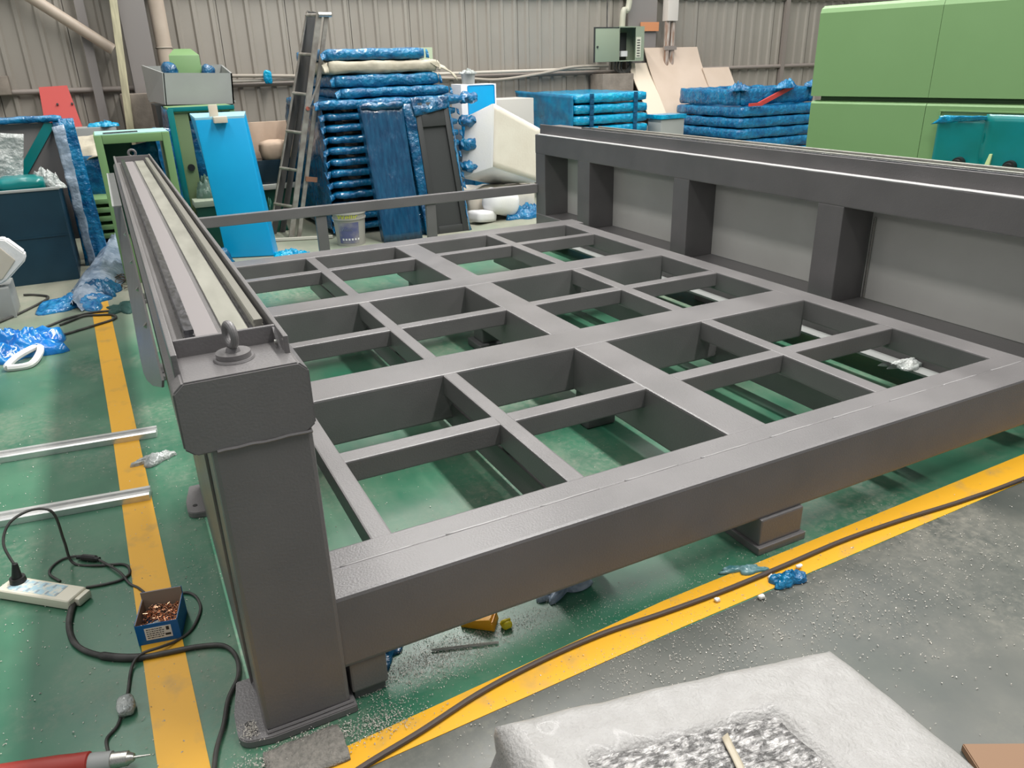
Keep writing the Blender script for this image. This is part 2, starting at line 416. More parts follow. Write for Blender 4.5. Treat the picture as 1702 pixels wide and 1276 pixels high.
# lower skid tubes with little posts and feet
for x0, x1, z1 in ((1.215, 1.315, .225), (2.825, 2.905, .215)):
    part('skid_tube', x0, x1, 1.9, 5.95, .10, z1)
    for y in (2.52, 3.87, 5.36):
        part('skid_post', x0+.01, x1-.01, y-.04, y+.04, z1-.002, .288)
for y in (3.0, 4.27, 5.5):
    part('foot_leg', 1.90, 2.02, y-.07, y+.07, .052, .156, mat_=PAINTD)
    b = NB(); box(b, 1.865, 2.035, y-.10, y+.10, 0, .052, .014, 3); obj('levelling_foot', b, PAINTD, M, True)
# front feet
part('front_foot', 1.858, 2.068, 1.71, 1.885, .03, .141); part('foot_plate', 1.845, 2.08, 1.695, 1.90, 0, .031, bev=.004)
part('front_foot', .323, .432, 1.728, 1.86, .034, .141); part('foot_plate', .33, .425, 1.74, 1.85, 0, .036, bev=.003, mat_=PAINTD)
# --- left wall
def column(y0, y1, ear=True):
    part('column', .076, .312, y0, y1, .022, .905, bev=.012)
    b = NB(); poly = []
    x0, x1 = .055, .325
    poly += [(x0, y0-.022), (x1, y0-.022), (x1, y1+.02), (x0, y1+.02)]
    if ear:
        cx, cy, r = .045, y0+.03, .042
        poly = [(x1, y0-.022), (x1, y1+.02), (.03, y1+.02), (.005, y0+.11)]+[(cx+r*math.cos(a), cy+r*math.sin(a)) for a in [PI+PI/2*k/6 for k in range(7)]]+[(.09, y0-.022)]
    prism(b, poly, 'z', 0, .026, .003); pl = obj('base_plate', b, PAINT, M, True)
    if ear:
        b = NB(); cyl(b, (.036, y0+.055, .0262), (.036, y0+.055, .0275), .010); obj('bolt_hole', b, BLACK, pl)
        b = NB(); tube(b, [(.082, y0+.16, .03), (.078, y0+.04, .03), (.078, y0-.004, .03), (.2, y0-.006, .03), (.318, y0-.004, .03)], .005, 6, 8, False); obj('weld_bead', b, PAINT, pl, True)
column(1.712, 1.93); part('side_web', .068, .076, 1.92, 3.06, .03, .90, bev=.002); column(3.02, 3.24); column(4.75, 4.97); column(6.62, 6.84)
# box beam: octagonal-cornered section
sec = [(.045, .892), (.298, .892), (.322, .91), (.322, 1.050), (.300, 1.072), (.046, 1.072), (.022, 1.050), (.022, .912)]
b = NB(); prism(b, sec, 'y', 1.708, 6.90, .004); obj('rail_beam', b, PAINT, M, True)
b = NB(); tube(b, [(.09+.02*k, 1.707, .893+.0015*random.uniform(-1, 1)) for k in range(12)], .004, 6, 2); obj('weld_bead', b, PAINT, M, True)
part('side_plate', .035, .049, 1.78, 6.90, 1.045, 1.116, bev=.003); part('side_plate', .286, .298, 1.785, 6.90, 1.045, 1.116, bev=.003)
part('end_plate', .049, .286, 1.885, 1.897, 1.068, 1.116, bev=.003); part('end_plate', .049, .286, 6.83, 6.842, 1.068, 1.116, bev=.003)
b = NB()
prism(b, [(1.775, 1.07), (1.83, 1.07), (1.884, 1.112), (1.884, 1.07)], 'x', .279, .2865); obj('gusset', b, PAINT, M)
b = NB(); cyl(b, (.2785, 1.84, 1.087), (.2725, 1.84, 1.087), .006); obj('bolt_head', b, STEEL, M, True)
part('bed_strip', .108, .163, 1.93, 6.8, 1.0715, 1.0765, bev=.001, mat_=mat('strip_paint', (.25, .228, .228), .45))
part('machined_strip', .178, .238, 1.92, 6.8, 1.0715, 1.079, bev=.001, mat_=STRIP, label='pale machined steel strip')
part('guide_base', .078, .106, 1.955, 6.75, 1.0715, 1.080, bev=.001, mat_=STEELD); part('guide_base', .242, .283, 1.955, 6.75, 1.0695, 1.080, bev=.001, mat_=STEELD)
def guide(xc, y0, y1, z0, mt, w=.012, h=.027):
    s = [(-w, 0), (w, 0), (w, .35*h), (.62*w, .52*h), (w, .70*h), (w, .92*h), (.85*w, h), (-.85*w, h), (-w, .92*h), (-w, .70*h), (-.62*w, .52*h), (-w, .35*h)]
    b = NB(); prism(b, [(xc+u, z0+v) for u, v in s], 'y', y0, y1); return obj('linear_guide', b, mt, M, False, 'ground steel guide rail')
guide(.093, 1.985, 6.70, 1.080, STEELD); guide(.262, 1.985, 6.70, 1.080, mat('guide_top', (.34, .33, .29), .35, .6))
# eye bolts
for y, nrm in ((1.815, (1, .25, 0)), (6.872, (.1, 1, 0))):
    b = NB(); cyl(b, (.172, y, 1.0715), (.172, y, 1.090), .040 if y < 3 else .024, seg=32); eb = obj('eye_bolt_boss', b, PAINT, M, True)
    if y < 3:
        b = NB(); tube(b, [(.172+.043*math.cos(a), y+.043*math.sin(a), 1.073) for a in [2*PI*k/20 for k in range(21)]], .005, 6, 1, False); obj('weld_bead', b, PAINT, eb, True)
    b = NB(); cyl(b, (.172, y, 1.089), (.172, y, 1.100), .018, .014, 20); torus(b, (.172, y, 1.131), .0255, .0095, nrm); obj('lifting_eye', b, PAINT, eb, True)
# skirt sheet on the outer side of the left wall
b = NB(); top = lambda y: Vector((.020, y, 1.015)); out = [(2.02, .985), (2.02, .80), (2.06, .752), (2.14, .735), (6.85, .735), (6.85, .985)]
prism(b, [(1.98, .99), (1.98, .972), (2.30, .865), (2.55, .795), (2.75, .755), (2.95, .745), (6.85, .745), (6.85, .99)], 'x', -.003, .003, .001)
for v in b.verts:
    v.co.x += .012-(.99-v.co.z)/.245*.050
obj('skirt_sheet', b, PAINT, M, True)
part('skirt_lip', -.036, .016, 5.05, 6.85, .990, .997, bev=.001, mat_=GREY)  # paler than the skirt: light on the level lip is put into its colour
for y in (2.6, 3.1, 3.6, 4.3):
    b = NB(); cyl(b, (.008, y, .955), (-.002, y, .965), .009, seg=8); obj('skirt_bolt', b, STEEL, M, True)
# --- right wall
XP, XB = 3.75, 4.02
part('wall_top_beam', XP, XB+.03, 1.73, 6.85, .882, 1.062, bev=.008)
part('rail_backing', XP+.04, XP+.055, 1.75, 6.82, 1.06, 1.152, bev=.003)
part('rail_bed', XP+.055, XB, 1.75, 6.82, 1.06, 1.135, bev=.003)
part('rack_strip', XP+.055, XP+.07, 1.80, 6.05, 1.135, 1.158, bev=.002, mat_=STEELD)
guide(XP+.10, 1.80, 5.98, 1.134, STEEL, .012, .03); guide(XB-.05, 1.80, 6.05, 1.134, STEEL, .012, .03)
part('rail_stop', XP+.075, XP+.12, 6.0, 6.12, 1.134, 1.160, bev=.003, mat_=DGREY)
b = NB(); tube(b, [(XP+.008+.004*noise.noise(Vector((y*9, 0, 0))), y, 1.0625) for y in [1.74+.06*k for k in range(85)]], .0095, 6, 1, False); obj('weld_bead', b, mat('weld_highlight', (.60, .59, .59), .25), M, True)  # pale bead colour paints in the highlight reflected along the weld ridge
for y0, y1 in ((6.66, 6.845), (5.86, 6.06), (4.51, 4.69), (3.12, 3.31), (1.74, 1.93)):
    part('wall_post', XP+.001, XB, y0, y1, .30, .884, bev=.006)
part('wall_bottom_beam', XP-.005, XB+.03, 1.74, 6.84, .10, .302, bev=.008)
part('bottom_flange', 3.655, XP, 1.95, 6.8, .095, .110, bev=.002, mat_=GREY)
for y0, y1 in ((1.93, 3.12), (3.31, 4.51), (4.69, 5.86), (6.06, 6.66)):
    part('back_panel', XB-.012, XB, y0+.003, y1-.003, .304, .88, bev=.001, mat_=PANEL, label='paler grey flat infill panel')
part('panel_edge_strip', XB-.030, XB-.020, 3.085, 3.097, .303, .80, bev=.001, mat_=STEEL)
for y in (1.78, 4.2, 6.6): part('wall_foot', XP+.03, XB-.02, y, y+.2, 0, .101)
# --- tie rail across the far end with two posts
part('tie_rail', .323, XP, 6.80, 6.86, .505, .592, bev=.006)
for x in (1.52, 2.56):
    part('tie_post', x, x+.095, 6.81, 6.85, .025, .506, bev=.004); part('foot_plate', x-.03, x+.125, 6.76, 6.90, 0, .026, bev=.003)

# ------------------------------------------------------------ green machine covers (right)
F = Vector((5.62, 5.18, 0)); D = Vector((.206, -.9786, 0)); Nn = Vector((.9786, .206, 0))
def gp(u, w, z): return F+D*u+Nn*w+Vector((0, 0, z))
def gslab(bm, u0, u1, w0, w1, z0, z1, bev=0):
    return hexa(bm, [gp(u0, w0, z0), gp(u1, w0, z0), gp(u1, w1, z0), gp(u0, w1, z0), gp(u0, w0, z1), gp(u1, w0, z1), gp(u1, w1, z1), gp(u0, w1, z1)], bev)
gl = thing('machine_cover', 'light green sheet metal machine cover standing on the floor, teal film on its window', 'machine cover', tuple(gp(2, .6, 0)), 'green machine covers')
b = NB(); gslab(b, .02, 4.0, .02, 1.3, .0, 1.31); obj('inner_body', b, GREEND, gl)
def cover_panel(root, u0, u1, zb, zc, zt_, ch):
    b = NB(); pr = [(0, zb), (0, zc), (ch*.25, zc+(zt_-zc)*.6), (ch, zt_), (1.32, zt_), (1.32, zb)]
    A = [b.verts.new(gp(u0, w, z)) for w, z in pr]; B2 = [b.verts.new(gp(u1, w, z)) for w, z in pr]; n = len(pr)
    b.faces.new(A[::-1]); b.faces.new(B2)
    for i in range(n): b.faces.new((A[i], A[(i+1) % n], B2[(i+1) % n], B2[i]))
    return obj('cover_panel', b, GREEN, root)
for u0, u1 in ((0, .994), (.998, 2.9), (2.904, 4.05)): cover_panel(gl, u0, u1, .05, 1.312, 1.336, .035)
b = NB(); gslab(b, 1.11, 2.60, -.010, .003, 1.272, 1.284, .002); gslab(b, 1.11, 1.122, -.010, .003, .3, 1.272, .002); obj('window_frame', b, GREEN, gl)
for u0, u1, zt in ((1.125, 1.475, 1.245), (1.465, 2.5, 1.265)):
    b = NB(); sheet(b, gp(u1, -.02, .5), gp(u0, -.02, .5), gp(u0, -.03, zt), gp(u1, -.03, zt), 14, 14, .006, 6, u0); obj('protective_film', b, TEAL, gl, 'all')
b = NB(); sheet(b, gp(1.475, -.035, 1.225), gp(1.08, -.045, 1.185), gp(1.17, -.055, 1.25), gp(1.475, -.05, 1.252), 12, 4, .008, 12, 3); obj('film_edge', b, CYANF, gl, 'all')
for u in (1.335, 1.695):
    b = NB(); cyl(b, gp(u, -.02, .905), gp(u, -.075, .905), .046, .042, 24); cyl(b, gp(u, -.075, .905), gp(u, -.09, .905), .03, .024, 24); obj('black_knob', b, BLACK, gl, True)
b = NB(); hexa(b, [gp(1.51, -.030, .85), gp(1.555, -.030, .85), gp(1.555, -.055, .85), gp(1.51, -.055, .85), gp(1.54, -.030, .985), gp(1.56, -.030, .985), gp(1.56, -.045, .985), gp(1.54, -.045, .985)], .004); obj('latch', b, mat('latch_green', (.5, .62, .3), .5), gl)
gu = thing('machine_cover', 'light green sheet metal machine cover with chamfered bright top edge, stacked on the lower cover', 'machine cover', tuple(gp(2, .6, 1.337)), 'green machine covers')
b = NB(); gslab(b, .06, 3.95, .05, 1.25, 1.337, 1.41); obj('base_frame', b, GREEND, gu)
for u0, u1 in ((-.01, .999), (1.002, 2.9), (2.904, 4.05)): cover_panel(gu, u0, u1, 1.372, 2.028, 2.085, .06)

# ------------------------------------------------------------ wrapped tray stacks
def tray(label, x0, x1, y0, y1, z0, z1, mt, seed, group, amp=.010, tails=1, res=.06):
    t = thing('wrapped_tray', label, 'tray', ((x0+x1)/2, (y0+y1)/2, z0), group)
    b = NB(); soft_box(b, ((x0+x1)/2, (y0+y1)/2, (z0+z1)/2), (x1-x0, y1-y0, z1-z0), min(.035, (z1-z0)*.45), res, amp, 7, seed)
    obj('film_wrap', b, mt, t, 'all')
    rnd = random.Random(seed)
    for k in range(tails):
        sx = x0 if (k % 2 == 0) else x1; b = NB()
        dx = -.05 if sx == x0 else .025
        zc = (z0+z1)/2
        sheet(b, (sx, y0+.01, z0+.01), (sx+dx, y0-.02, zc-.05), (sx+dx*1.2, y0+.02, zc+.03*rnd.random()), (sx, y0+.02, z1-.01), 6, 4, .02, 18, seed+k, .004)
        obj('film_tail', b, mt, t, 'all')
    return t
ORD = ['topmost', 'second', 'third', 'fourth', 'fifth', 'sixth', 'seventh', 'eighth', 'ninth', 'tenth', 'eleventh', 'twelfth', 'thirteenth', 'fourteenth', 'fifteenth', 'sixteenth']
gA = 'film wrapped trays of the tall stack behind the ladder'
tray('bright blue film-wrapped tray on top of the tall stack behind the ladder', 2.16, 3.24, 8.32, 9.7, 1.775, 1.885, BLUE, 1, gA, .014, 2)
tray('tan paper-wrapped tray, the only tan one in the tall stack', 2.17, 3.36, 8.3, 9.75, 1.645, 1.77, TAN, 2, gA, .016, 2)
b = NB(); sheet(b, (3.28, 8.29, 1.74), (3.62, 8.33, 1.56), (3.60, 8.40, 1.62), (3.3, 8.40, 1.78), 10, 4, .03, 9, 5); o = obj('tan_wrap_flap', b, TAN, None, 'all'); tag(o, 'loose crumpled tan wrapping hanging off right end of the tan-wrapped tray', 'wrapping')
tray('blue film-wrapped tray directly beneath the tan one', 2.22, 3.37, 8.3, 9.75, 1.515, 1.64, BLUE, 3, gA, .014, 2)
tray('thick blue wrapped tray, second beneath the tan one in the tall stack', 2.26, 3.48, 8.28, 9.75, 1.41, 1.51, BLUE, 4, gA, .014, 2)
tray('widest blue film-wrapped tray lying across the tall stack below the narrower ones', 2.02, 3.62, 8.26, 9.9, 1.305, 1.405, BLUE, 5, gA, .014, 2)
for k in range(11):
    z1 = 1.275-.115*k
    tray('blue film-wrapped tray, %s below the widest one in the tall stack' % ORD[k].replace('topmost', 'first'), 2.07+.004*((k*7) % 5), 3.56+.01*((k*5) % 4), 8.30, 9.95, z1-.078, z1, BLUE, 10+k, gA, .010, 2)
b = NB()
for k in range(12):
    z = 1.305-.115*k
    for x in (2.2, 2.8, 3.4): box(b, x, x+.08, 8.4, 9.8, z-.037, z-.002)
for x in (2.2, 2.8, 3.4): box(b, x, x+.08, 8.4, 9.8, 0, .05)
o = obj('stacking_spacers', b, DGREY); tag(o, 'dark spacer battens between the blue trays of the tall stack', 'battens', None, 'stuff')
b = NB(); sheet(b, (2.03, 8.30, .08), (1.98, 9.98, .06), (2.03, 9.95, 1.33), (2.06, 8.32, 1.36), 26, 26, .035, 5, 9); o = obj('film_curtain', b, BLUED, None, 'all'); tag(o, 'wrinkled blue film hanging over left side of the tall tray stack', 'film')
# leaning panels in front of the tall stack
def leaner(label, xb0, xb1, yb, xt0, xt1, yt, zt, th, mt, seed, amp=.008, name='wrapped_slab'):
    t = thing(name, label, 'panel', ((xb0+xb1)/2, yb, 0))
    b = NB(); pts = [(xb0, yb, .005), (xb1, yb, .005), (xb1, yb+th, .005), (xb0, yb+th, .005), (xt0, yt, zt), (xt1, yt, zt), (xt1, yt+th, zt), (xt0, yt+th, zt)]
    hexa(b, pts)
    for _ in range(4): bmesh.ops.subdivide_edges(b, edges=b.edges[:], cuts=1, use_grid_fill=True)
    for v in b.verts:
        n_ = noise.noise_vector((v.co+Vector((seed, 0, 0)))*Vector((1, 1, 1))*6)
        w = noise.noise(Vector((v.co.x*26, v.co.z*1.6, seed)))
        v.co += Vector((n_.x*.5, n_.y+w*.9, 0))*amp
    obj('film_wrap', b, mt, t, 'all'); return t
STREAK = mat('streaky_dark_film', (.003, .035, .09), .2, col2=(.01, .085, .17), nscale=3.2, stretch=(9, 9, .35), bump=.8, bscale=5, coat=.4, contrast=(.3, .8))
t = leaner('tall panel wrapped in streaky dark blue film leaning on the tray stack', 2.40, 2.83, 7.70, 2.37, 2.82, 8.02, 1.35, .10, STREAK, 3, .012)
b = NB(); soft_box(b, (2.60, 8.06, 1.335), (.46, .16, .07), .03, .04, .02, 12, 7); obj('film_knot', b, BLUED, t, 'all')
t = thing('recessed_board', 'charcoal recessed door panel in torn blue film leaning at stack right end', 'panel', (3.2, 7.8, 0))
def lean_pt(u, v, d): # u across, v up the slope, d out of the face
    a = Vector((3.00, 7.80, .0)); bb = Vector((3.42, 7.80, 0)); c = Vector((2.965, 8.05, 1.345)); e = Vector((3.345, 8.05, 1.355))
    p = a*(1-u)*(1-v)+bb*u*(1-v)+e*u*v+c*(1-u)*v
    return p+Vector((0, -.98, .18))*d
def lslab(bm, u0, u1, v0, v1, d0, d1, bev=0):
    return hexa(bm, [lean_pt(u0, v0, d1), lean_pt(u1, v0, d1), lean_pt(u1, v0, d0), lean_pt(u0, v0, d0), lean_pt(u0, v1, d1), lean_pt(u1, v1, d1), lean_pt(u1, v1, d0), lean_pt(u0, v1, d0)], bev)
b = NB(); lslab(b, .02, .98, .02, .98, -.07, -.03); obj('back_plate', b, DGREY, t)
b = NB()
lslab(b, 0, .16, 0, 1, -.075, 0, .006); lslab(b, .84, 1, 0, 1, -.075, 0, .006); lslab(b, .16, .84, 0, .06, -.075, 0, .006); lslab(b, .16, .84, .82, 1, -.075, 0, .006); obj('door_frame', b, DGREY, t, True)
b = NB()
sheet(b, lean_pt(-.2, .0, .0), lean_pt(-.02, .0, .01), lean_pt(-.02, 1, .01), lean_pt(-.35, 1, -.02), 5, 20, .02, 9, 2); obj('torn_film', b, BLUED, t, 'all')
b = NB(); sheet(b, lean_pt(-.05, .90, .02), lean_pt(1.03, .95, .02), lean_pt(1.05, 1.04, .0), lean_pt(-.1, 1.04, .0), 16, 6, .03, 14, 4); obj('torn_film', b, BLUED, t, 'all')
b = NB(); sheet(b, lean_pt(1.0, .0, .01), lean_pt(1.08, .0, -.03), lean_pt(1.08, 1, -.03), lean_pt(1.0, 1, .01), 4, 20, .015, 12, 6); obj('torn_film', b, BLUE, t, 'all')
t = leaner('narrow dark blue wrapped panel leaning between streaky panel and charcoal door', 2.86, 2.99, 7.86, 2.83, 2.95, 8.14, 1.33, .08, BLUED, 8, .008)

gB = 'cyan film wrapped trays behind the right rail wall'
names2 = ['topmost', 'second', 'third', 'fourth', 'fifth']
zt = 1.315
for k in range(6):
    z1 = zt-.135*k
    lab = ('cyan film-wrapped tray, %s in the stack behind the white foam block' % (names2[k] if k < 5 else 'lowest'))
    t = tray(lab, 5.53-.01*k, 6.68+.012*k, 9.0, 10.48, z1-.118, z1, CYANF, 40+k, gB, .008, 0)
    for x in (5.75, 6.45):
        b = NB(); box(b, x, x+.06, 8.988, 9.002, z1-.13, z1-.002); obj('dark_band', b, BLUED, t)
b = NB()
for x in (5.7, 6.4): box(b, x, x+.1, 9.1, 10.4, 0, zt-.135*5-.12)
o = obj('support_skid', b, DGREY); tag(o, 'dark skid beneath the cyan tray stack, mostly hidden by the rail wall', 'skid')
b = NB(); sheet(b, (5.50, 9.0, .72), (5.50, 10.48, .72), (5.47, 10.55, 1.34), (5.50, 9.0, 1.30), 20, 14, .02, 6, 11); o = obj('film_curtain', b, mat('deep_cyan_film', (0, .12, .26), .22, col2=(0, .19, .36), nscale=8, bump=.6, bscale=14, coat=.4), None, 'all'); tag(o, 'dark cyan film stretched over left side of the tray stack behind foam block', 'film')

gC = 'blue film wrapped trays beside the green machine covers'
for k in range(6):
    z1 = 1.06-.148*k
    tray('blue film-wrapped tray, %s full-width layer in the stack beside the green covers' % ['top', 'second', 'third', 'fourth', 'fifth', 'sixth'][k], 8.0-.012*k, 9.55, 8.6, 10.05+.01*k, z1-.14, z1, BLUE, 60+k, gC, .012, 0)
b = NB()
for x in (8.2, 9.2): box(b, x, x+.1, 8.7, 9.9, 0, 1.06-.148*5-.142)
o = obj('support_skid', b, DGREY); tag(o, 'dark skid beneath the blue tray stack beside green covers', 'skid')
t = thing('wrapped_rack', 'open blue film-wrapped frame lying on top of the stack beside green covers', 'frame', (8.7, 9.3, 1.065))
for i, (x0, x1, y0, y1) in enumerate(((8.02, 8.10, 8.72, 10.0), (9.42, 9.5, 8.72, 10.0), (8.1, 9.42, 8.72, 8.8), (8.1, 9.42, 9.92, 10.0))):
    b = NB(); soft_box(b, ((x0+x1)/2, (y0+y1)/2, 1.18), (x1-x0, y1-y0, .22), .03, .06, .014, 8, 80+i); obj('frame_side', b, BLUE, t, 'all')
b = NB(); bar(b, (8.35, 8.66, 1.07), (9.02, 8.68, 1.30), .03, .06); o = obj('red_bar', b, RED); tag(o, 'red painted flat bar propped on the blue wrapped stack', 'bar')
b = NB(); bar(b, (8.12, 8.58, 1.085), (8.36, 8.585, 1.09), .03, .04); o = obj('red_bar', b, RED); tag(o, 'short red strip lying on blue film at the stack corner', 'bar')
for x, y, z, s in ((8.05, 8.75, 1.27, 1), (8.9, 8.66, 1.28, 2), (9.5, 8.7, 1.28, 3)):
    b = NB(); crumple(b, (x, y, z), .16, .10, .10, s+20, freq=14); o = obj('film_scrap', b, BLUE, None, 'all'); tag(o, ['', 'blue film tuft on left corner of the frame beside green covers', 'blue film tuft by the red bar on the wrapped frame', 'blue film tuft next to the green cover edge'][s], 'film')
b = NB(); soft_box(b, (9.55, 8.6, 1.42), (.2, .12, .3), .04, .05, .02, 9, 31); o = obj('wrapped_part', b, CYANF, None, 'all'); tag(o, 'small upright teal-blue wrapped part against the green cover', 'part')

# ------------------------------------------------------------ white foam, boxes by the tall stack
M3 = Matrix
def rotbox(bm, c, dims, rz, rx=0, ry=0, r=.02, res=.12, amp=.004, seed=1):
    mt = Matrix.Translation(c) @ Matrix.Rotation(rz, 4, 'Z') @ Matrix.Rotation(ry, 4, 'Y') @ Matrix.Rotation(rx, 4, 'X')
    return soft_box(bm, (0, 0, 0), dims, r, res, amp, 4, seed, mt)
t = thing('foam_block', 'large white polystyrene block with cream face, propped beside right rail wall end', 'foam block', (4.15, 8.4, .5))
FP = [(3.60, 8.40, .485), (3.92, 8.20, .604), (4.62, 8.35, .355), (4.25, 8.85, .30), (3.70, 8.40, 1.16), (3.965, 8.20, 1.307), (4.68, 8.38, .97), (4.40, 8.85, 1.15)]
b = NB(); hexa(b, FP, .02); obj('foam_body', b, FOAM, t, True)
q4 = [Vector(FP[k]) for k in (1, 2, 6, 5)]; cc = sum(q4, Vector())/4; q4 = [cc+(v-cc)*.965 for v in q4]; nn = (q4[1]-q4[0]).cross(q4[3]-q4[0]).normalized()
if nn.y > 0: nn = -nn
b = NB(); sheet(b, *[v+nn*.006 for v in q4], 10, 10, .003, 5, 3, .012); obj('cream_face', b, CREAM, t, 'all', 'cream coloured stained face')
b = NB(); soft_box(b, (4.15, 8.62, .18), (.9, .5, .30), .06, .08, .03, 6, 8); o = obj('foam_lump', b, CREAM, None, 'all'); tag(o, 'lumpy cream foam packing under the large white polystyrene block', 'foam')
b = NB(); rotbox(b, (4.02, 8.2, .2), (.46, .3, .30), .3, 0, .25, .12, .05, .01, 3); o = obj('foam_piece', b, FOAM, None, 'all'); tag(o, 'rounded white polystyrene piece on floor below the tie rail', 'foam')
b = NB(); rotbox(b, (3.73, 8.12, .08), (.30, .2, .13), .4, 0, .1, .02, .06, .004, 4); o = obj('foam_offcut', b, FOAM, None, 'all'); tag(o, 'small flat white foam offcut left of the rounded foam piece', 'foam')
b = NB(); crumple(b, (4.38, 8.25, 0), .3, .22, .13, 4, freq=10, rings=18, seg=54); o = obj('film_heap', b, BLUED if False else BLUE, None, 'all'); tag(o, 'crumpled blue film heap on floor at the rail wall far end', 'film')
t = thing('wrapped_box', 'blue-faced white box standing upright behind the white foam block', 'box', (4.1, 9.0, 0))
b = NB(); box(b, 3.88, 3.96, 8.9, 9.2, 0, 1.49, .006); box(b, 3.96, 4.36, 8.93, 9.2, 0, 1.485, .006); obj('white_casing', b, FOAM, t, True)
b = NB(); box(b, 3.975, 4.33, 8.915, 8.931, .3, 1.475, .02); obj('blue_face', b, CYAN, t, True)
b = NB(); sheet(b, (3.86, 8.88, .2), (4.0, 8.87, .2), (4.0, 8.87, 1.15), (3.86, 8.88, 1.15), 4, 16, .03, 9, 3); obj('film_wrap', b, BLUE, t, 'all')
t = thing('grey_bucket', 'small grey bucket with clear wrap standing on the box behind tall stack', 'bucket', (4.1, 9.07, 1.49))
b = NB(); cyl(b, (4.06, 9.08, 1.49), (4.06, 9.08, 1.60), .075, .085, 24); obj('bucket_body', b, GREY, t, True)
b = NB(); crumple(b, (4.06, 9.08, 1.60), .10, .10, .05, 3, freq=20); obj('wrap_top', b, CLEAR, t, 'all')
b = NB(); box(b, 4.53, 5.08, 9.3, 9.8, .0, 1.285, .01); o = obj('clear_box', b, mat('frosted_plastic', (.55, .53, .50), .35), None, True); tag(o, 'translucent grey plastic box behind the white foam block', 'box')
b = NB(); box(b, 3.70, 3.97, 9.96, 10.0, .0, 1.92, .004); o = obj('green_board', b, mat('faded_green', (.42, .50, .34), .6), None, True); tag(o, 'pale green upright panel behind the tall stack right shoulder', 'panel')
for i, (x, z) in enumerate(((3.72, 1.36), (3.70, 1.12), (3.70, .86), (3.72, .62))):
    b = NB(); soft_box(b, (x, 8.36, z), (.22, .12, .11), .05, .03, .035, 14, 40+i); o = obj('film_scrap', b, BLUE, None, 'all'); tag(o, ('%s blue film bunch hanging at the right end of the tall stack' % ['highest', 'second highest', 'third highest', 'lowest'][i]), 'film')

# ------------------------------------------------------------ bucket
t = thing('paint_bucket', 'grey plastic paint bucket with yellow lettering in front of tall stack', 'bucket', (2.10, 7.88, 0))
b = NB(); cyl(b, (2.10, 7.88, 0), (2.10, 7.88, .335), .142, .168, 40); obj('bucket_body', b, BUCKET, t, True)
b = NB(); cyl(b, (2.10, 7.88, .27), (2.10, 7.88, .285), .172, .172, 40); cyl(b, (2.10, 7.88, .325), (2.10, 7.88, .345), .176, .174, 40); obj('rim', b, BUCKET, t, True)
def on_bucket(bm, z0, r0):
    # wrap flat x-z lettering on the bucket wall, facing the camera side
    for v in bm.verts:
        a = -PI/2-.26+v.co.x/r0
        rr = .142+.026*(v.co.z/.335)+v.co.y*-1
        v.co = Vector((2.10+rr*math.cos(a), 7.88+rr*math.sin(a), v.co.z))
    return bm
RX = Matrix.Rotation(PI/2, 4, 'X')
bb = text_bm('Wellic', .085, Matrix.Translation((-.02, -.004, .302)) @ RX); obj('lettering', on_bucket(bb, 0, .165), YELLOW, t)
bb = NB()
for i in range(30):
    for j in range(14):
        pass
g = [[None]*15 for _ in range(31)]
for i in range(31):
    for j in range(15): g[i][j] = bb.verts.new((-.13+.22*i/30, -.0015, .03+.215*j/14))
for i in range(30):
    for j in range(14): bb.faces.new((g[i][j], g[i+1][j], g[i+1][j+1], g[i][j+1]))
obj('printed_label', on_bucket(bb, 0, .155), VIOLET, t, 'all')
bb = text_bm('Wellic', .045, Matrix.Translation((-.03, -.004, .175)) @ RX); obj('lettering', on_bucket(bb, 0, .155), mat('pale_print', (.16, .19, .28), .5), t)
bb = NB()
for k in range(6):
    x = -.09+.032*k; box(bb, x, x+.018, -.0035, -.002, .062, .082)
obj('lettering', on_bucket(bb, 0, .15), WHITEP, t)

# ------------------------------------------------------------ ladder
t = thing('ladder', 'tall weathered metal step ladder folded and leaning by the blue tray stack', 'ladder', (1.6, 8.75, 0))
lb0, lt0 = Vector((1.435, 8.85, .0)), Vector((2.125, 8.75, 2.25)); lb1, lt1 = Vector((1.60, 8.5, 0)), Vector((2.165, 8.4, 2.23))
LM = mat('weathered_aluminium', (.44, .42, .38), .4, .4, col2=(.28, .25, .22), nscale=10)
LD = mat('dark_ladder_web', (.09, .085, .08), .5)
b = NB(); bar(b, lb0, lt0, .014, .05, .002); obj('rail', b, LM, t)
b = NB(); bar(b, lb0+Vector((.045, .03, 0)), lt0+Vector((.045, .03, 0)), .075, .012); obj('rail_web', b, LD, t)
b = NB(); bar(b, lb0+Vector((.16, .07, 0)), lt0+Vector((.10, .07, 0)), .06, .02); obj('rear_frame_rail', b, LD, t)
b = NB(); bar(b, lb1, lt1, .055, .03, .004); obj('rail', b, LM, t)
off = Vector((.085, .0, .0))
b = NB(); bar(b, lb1+off, lt1+off*.9, .042, .03, .004); obj('rear_rail', b, LM, t)
for k in range(6):
    f = .15+.168*k
    b = NB(); cyl(b, lb0.lerp(lt0, min(f, .985)), lb1.lerp(lt1, min(f, .985)), .017, seg=10); obj('rung', b, LM, t, True)
b = NB(); cyl(b, lt1+Vector((-.02, -.02, -.03)), lt1+Vector((.11, -.02, -.03)), .022, seg=12); obj('hinge', b, STEEL, t, True)
b = NB(); bar(b, lb1.lerp(lt1, .28)+Vector((.07, -.03, 0)), lb1.lerp(lt1, .28)+Vector((.19, -.03, -.02)), .02, .05); obj('hook_bracket', b, mat('rust', (.25, .12, .07), .8), t)
b = NB(); bar(b, lb1.lerp(lt1, .73)+Vector((.09, -.03, 0)), lb1.lerp(lt1, .60)+Vector((.01, -.03, 0)), .02, .015); obj('brace_arm', b, LM, t)
